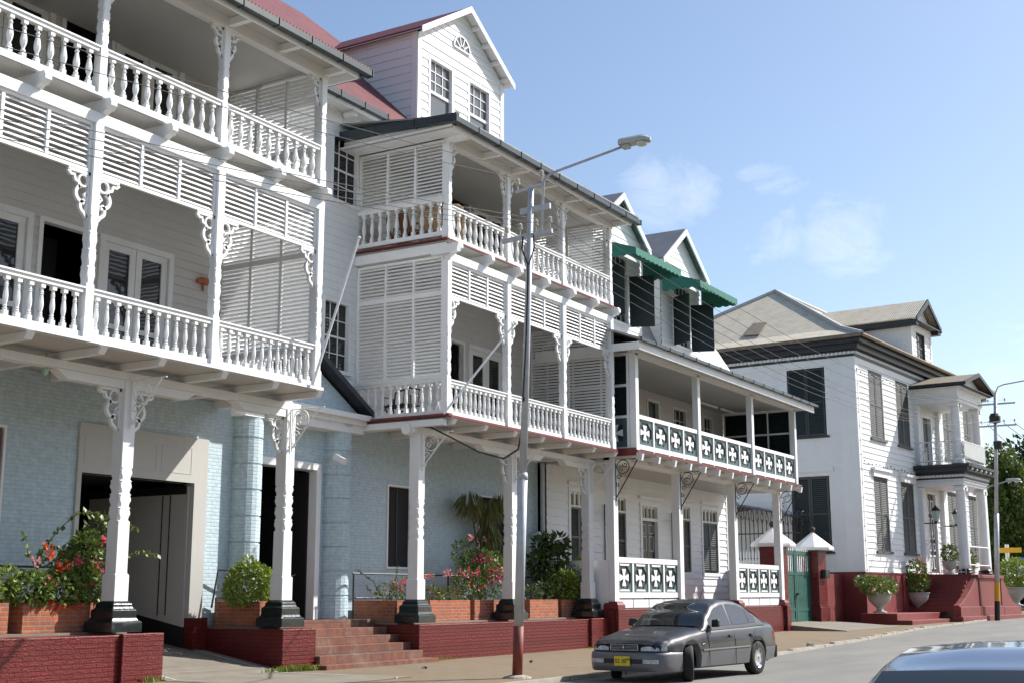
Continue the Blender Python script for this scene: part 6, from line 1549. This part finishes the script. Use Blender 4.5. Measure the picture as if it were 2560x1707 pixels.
def car(label, loc, rz, up_, low, steer, plate, zs=1.0, group='parked cars'):
    t = thing('parked_car', label, 'car', loc, rz, group, True)
    t.scale = (1, 1, zs)
    ys = sorted(set([-2.31, -2.29, -2.26]+[round(-2.2+.05*i, 3) for i in range(89)]+[2.24, 2.28, 2.31]+[a+d for a in AX for d in (-RA, RA, -RA*.97, RA*.97)]))
    rows = []
    for y in ys:
        w = lerp1(y, TW); zl = lerp1(y, TL); arch = 0
        for a in AX:
            if abs(y-a) < RA: zl = max(zl, .315+sqrt(RA*RA-(y-a)**2)); arch = 1
        tt = lerp1(y, TT); ss = lerp1(y, TS)
        pr = [(w-.12, zl+.0), (w-.03, zl+.03), (w, .44), (w+.006, .515), (w+.006, .53), (w-.005, .64), (w-.03, ss-.03), (w-.07, ss+.02), (w-.17, tt-.005), (w*.5, tt+.012), (0, tt+.02)]
        for i in range(5):
            if pr[i][1] < zl+.012*i: pr[i] = (pr[i][0], zl+.012*i)
        rows.append(pr)
    b = MB(); k = len(rows[0]); vs_ = []
    for y, pr in zip(ys, rows): vs_ += [(x, y, z) for x, z in pr]+[(-x, y, z) for x, z in pr[-2::-1]]
    n = 2*k-1; b.v = vs_
    for i in range(len(ys)-1):
        for j in range(n-1):
            jj = j if j < k-1 else n-2-j
            b.f.append([i*n+j, i*n+j+1, (i+1)*n+j+1, (i+1)*n+j]); b.mi.append(1 if jj < 3 else 0)
    for e in (0, len(ys)-1):
        for j in range(k-1):
            b.f.append([e*n+j, e*n+j+1, e*n+n-2-j, e*n+n-1-j]); b.mi.append(1 if j < 3 else 0)
    body = b.build('body', [up_, low], t, True)
    for p in body.data.polygons: pass
    m_ = body.modifiers.new('edge', 'EDGE_SPLIT'); m_.split_angle = radians(38)
    # cabin
    cy = [-.92+.04*i for i in range(66)]; vs_ = []; b = MB()
    for y in cy:
        zt = lerp1(y, TR); zb = belt(y)-.03; wb = wbelt(y)+.015; h_ = max(.005, zt-zb); wt = side_x(y, max(zb, zt-.06))
        vs_ += [(wb, y, zb), (wt+.004, y, max(zb, zt-.06)), (wt-.05, y, zt-.018), (wt*.5, y, zt+.008), (0, y, zt+.016), (-wt*.5, y, zt+.008), (-wt+.05, y, zt-.018), (-wt-.004, y, max(zb, zt-.06)), (-wb, y, zb)]
    b.add(vs_, [(i*9+j, i*9+j+1, (i+1)*9+j+1, (i+1)*9+j) for i in range(len(cy)-1) for j in range(8)])
    b.build('cabin', up_, t, True)
    def pane(us, vs2, fn, name='window_glass'):
        b = MB(); nn = len(us)
        b.add([fn(u, v) for v in vs2 for u in us], [(r_*nn+i, r_*nn+i+1, (r_+1)*nn+i+1, (r_+1)*nn+i) for r_ in range(len(vs2)-1) for i in range(nn-1)])
        return b.build(name, 'carglass', t, True)
    us = [-1+.2*i for i in range(11)]
    def wind(u, v):   # windscreen / rear glass
        y = v; zt = lerp1(y, TR); zb = belt(y)-.03; w = (side_x(y, max(zb, zt-.06))-.07)
        bulge = .03*(1-u*u); s_ = -1 if y < .3 else 1
        return (u*w, y+s_*(.008+bulge*.4), zt+.012+(.014*(1-u*u)))
    pane(us, [-.87+.07*i for i in range(10)], wind, 'windscreen'); pane(us, [1.03+.06*i for i in range(10)], wind, 'rear_window')
    for sx in (-1, 1):
        def sf(u, v):
            z0 = belt(u)+.035; z1 = max(z0+.01, lerp1(u, TR)-.085); z = z0+(z1-z0)*v
            return (sx*(side_x(u, z)+.008), u, z)
        for u0, u1 in ((-.6, .22), (.29, .98), (1.01, 1.3)): pane([u0+(u1-u0)*i/8 for i in range(9)], [0, .33, .66, 1], sf)
        b = MB()
        for yy in (-.78, .255, 1.13):
            zt_ = .8 if yy > 1 or yy < -.5 else .86
            z_l = .24 if yy < 1 else .66
            b.tube([(sx*(lerp1(yy, TW)+.004-.0), yy, z_l), (sx*(lerp1(yy, TW)+.008), yy, .52), (sx*(lerp1(yy, TW)-.004), yy, .66), (sx*(lerp1(yy, TW)-.034), yy, lerp1(yy, TS)-.03)], .005, 4)
        b.build('door_seam', 'plastic', t)
        b = MB(); b.hexa([(sx*.845, -1.02, .52), (sx*.868, -1.02, .52), (sx*.868, .84, .535), (sx*.845, .84, .535), (sx*.845, -1.02, .545), (sx*.862, -1.02, .545), (sx*.862, .84, .56), (sx*.845, .84, .56)]); b.build('side_moulding', low, t)
        for yy in (.12, 1.0): MB().hexa([(sx*.83, yy-.1, .74), (sx*.862, yy-.1, .74), (sx*.862, yy+.08, .745), (sx*.83, yy+.08, .745), (sx*.83, yy-.1, .775), (sx*.858, yy-.1, .775), (sx*.858, yy+.08, .78), (sx*.83, yy+.08, .78)]).build('door_handle', up_, t)
        b = MB(); b.hexa([(sx*.79, -.6, .92), (sx*.97, -.64, .93), (sx*.97, -.56, .93), (sx*.79, -.5, .92), (sx*.79, -.58, 1.06), (sx*.95, -.62, 1.07), (sx*.95, -.55, 1.07), (sx*.79, -.5, 1.05)]); b.build('wing_mirror', 'plastic', t, bev=.025)
        # lamps
        b = MB(); xs_ = [.33, .42, .52, .62, .70, .755]; fr = []
        for x in xs_:
            y = fyf(x)-.014; zb_, zt_ = .545, lerp1(max(-2.31, y), TT)-.035-(.03 if x < .4 else 0); fr.append([(sx*x, y, zb_), (sx*x, y+.02, max(zt_, .6))])
        b.add([p for q in fr for p in q], [(2*i, 2*i+2, 2*i+3, 2*i+1) for i in range(len(xs_)-1)]); b.build('headlight', 'headlamp', t, True)
        b = MB(); b.hexa([(sx*.42, 2.3, .62), (sx*.66, 2.29, .62), (sx*.8, 2.0, .62), (sx*.78, 2.0, .62), (sx*.42, 2.33, .8), (sx*.665, 2.29, .8), (sx*.79, 2.06, .8), (sx*.78, 2.0, .8)]); b.build('tail_light', 'redlens', t)
        MB().lathe([(.0, -.01), (.03, 0), (.0, .012)], (sx*.846, -.95, .63), 8).build('side_repeater', 'orange', t)
    # front details
    def follow(xs_, z0, z1, off, name, m, par=t, off1=None):
        b = MB(); P_ = []
        for x in xs_:
            y = fyf(x)-off; P_ += [(x, y, z0), (x, y+(0 if off1 is None else off-off1), z1)]
        b.add(P_, [(2*i, 2*i+2, 2*i+3, 2*i+1) for i in range(len(xs_)-1)]); return b.build(name, m, par, True)
    full = [-.80, -.77, -.74, -.7, -.64, -.58, -.45, -.3, -.15, 0, .15, .3, .45, .58, .64, .7, .74, .77, .80]
    b = MB(); P_ = []
    prof = [(.02, .19), (.05, .22), (.065, .30), (.065, .46), (.05, .505), (.0, .52)]
    full2 = [-.815]+full+[.815]
    for x in full2:
        w = abs(x)
        for o_, z in prof: P_.append((x*(1+o_*.35 if w > .7 else 1), fyf(min(w, .8))-o_*(1 if w < .76 else .5)+(.28 if w > .81 else 0), z))
    n6 = len(prof); b.add(P_, [(i*n6+j, (i+1)*n6+j, (i+1)*n6+j+1, i*n6+j+1) for i in range(len(full2)-1) for j in range(n6-1)])
    bp = b.build('front_bumper', low, t, True)
    follow([x for x in full if abs(x) < .66], .325, .405, .068, 'air_intake', 'plastic', bp)
    for sx in (-1, 1): follow([sx*.4, sx*.5, sx*.6, sx*.68], .33, .4, .072, 'fog_light', 'headlamp', bp)
    gr = follow([-.27, -.15, 0, .15, .27], .55, .645, .018, 'grille', 'plastic')
    b = MB()
    for z in (.548, .648): b.tube([(x, fyf(x)-.024, z) for x in (-.28, -.15, 0, .15, .28)], .007, 4)
    for x in (-.28, .28): b.tube([(x, fyf(x)-.024, .548), (x, fyf(x)-.024, .648)], .007, 4)
    b.lathe([(.0, -.03), (.018, -.01), (.02, .02), (.0, .03)], (0, fyf(0)-.03, .6), 8)
    b.build('grille_frame', 'chrome', gr)
    b = MB()
    for i in range(3): z = .57+i*.025; b.tube([(x, fyf(x)-.02, z) for x in (-.27, -.13, .0, .13, .27)], .003, 4)
    b.build('grille_bars', 'galv', gr)
    # wheels
    for a in AX:
        for sx in (-1, 1):
            st = steer if a < 0 else 0
            W_ = MB(); prf = [(.19, -.1), (.26, -.1), (.305, -.085), (.315, -.05), (.315, .05), (.305, .085), (.26, .1), (.19, .1)]
            cs, sn_ = cos(st), sin(st); cx_, cyy = sx*.745, a
            def wp(r_, ax, th): lx, ly = ax*1.0, r_*cos(th); return (cx_+lx*cs-ly*sn_, cyy+lx*sn_+ly*cs, .315+r_*sin(th))
            N_ = 28; W_.add([wp(r_, ax, 2*pi*j/N_) for r_, ax in prf for j in range(N_)], [(i*N_+j, i*N_+(j+1) % N_, (i+1)*N_+(j+1) % N_, (i+1)*N_+j) for i in range(len(prf)-1) for j in range(N_)])
            wh = W_.build('wheel', 'tyre', t, True)
            R_ = MB()
            R_.add([wp(r_, sx*ax, 2*pi*j/N_) for r_, ax in ((.205, .098), (.19, .085), (.185, .07), (.06, .088), (.02, .092)) for j in range(N_)], [(i*N_+j, i*N_+(j+1) % N_, (i+1)*N_+(j+1) % N_, (i+1)*N_+j) for i in range(4) for j in range(N_)])
            rm = R_.build('rim', 'rim', wh, True)
            H_ = MB()
            for q in range(8):
                th = q*pi/4; H_.add([wp(.15, sx*.0795, th-.2), wp(.178, sx*.0755, th-.16), wp(.178, sx*.0755, th+.16), wp(.15, sx*.0795, th+.2)], [(0, 1, 2, 3)])
            H_.build('rim_holes', 'plastic', rm)
    b = MB(); b.box(-.62, .62, -2.1, 2.1, .22, .5); b.box(-.66, .66, -1.05, .85, .2, .7)
    for a in AX: b.box(-.6, .6, a-.4, a+.4, .3, .72)
    b.build('underbody', 'plastic', t)
    b = MB(); b.hexa([(-.78, 2.2, .28), (.78, 2.2, .28), (.62, 2.38, .28), (-.62, 2.38, .28), (-.78, 2.2, .54), (.78, 2.2, .54), (.62, 2.37, .54), (-.62, 2.37, .54)]); b.build('rear_bumper', low, t, bev=.03)
    MB().tube([(.3, -.1, 1.42), (.34, -.02, 1.62)], .006, 4).build('aerial', 'plastic', t) if zs == 1 else None
    if plate:
        pl = MB(); yp = fyf(0)-.085; pl.box(-.16, .16, yp-.012, yp, .285, .45); po = pl.build('number_plate', 'plate', t, bev=.008)
        for txt, sz, x, z in (('02', .1, -.14, .335), ('00', .1, -.005, .335), ('WP', .062, .083, .375)):
            cu = bpy.data.curves.new('plate_text', 'FONT'); cu.body = txt; cu.size = sz; cu.extrude = .002; cu.materials.append(M['iron'])
            o = bpy.data.objects.new('plate_text', cu); COL.objects.link(o)
            dg = bpy.context.evaluated_depsgraph_get(); me = bpy.data.meshes.new_from_object(o.evaluated_get(dg)); bpy.data.objects.remove(o)
            q = bpy.data.objects.new('plate_characters', me); COL.objects.link(q); q.parent = po
            if not me.materials: me.materials.append(M['iron'])
            q.location = (x, yp-.0145, z); q.rotation_euler = (pi/2, 0, 0); q.scale = (.95, 1, 1)
    return t
car('dark grey and silver saloon car parked facing us with its front wheel turned', (-10.19, 23.48, 0), -radians(5.4), 'cargrey', 'carsilver', radians(30), True)
car('dark blue car close to the camera, only its roof showing at the bottom right', (-.84, 5.67, 0), radians(180+6.5), 'carblue', 'carblue', 0, False, .93)
car('pale car parked far down the street at the right edge', (-13.0, 92, .45), radians(0), 'carwhite', 'carwhite', 0, False)
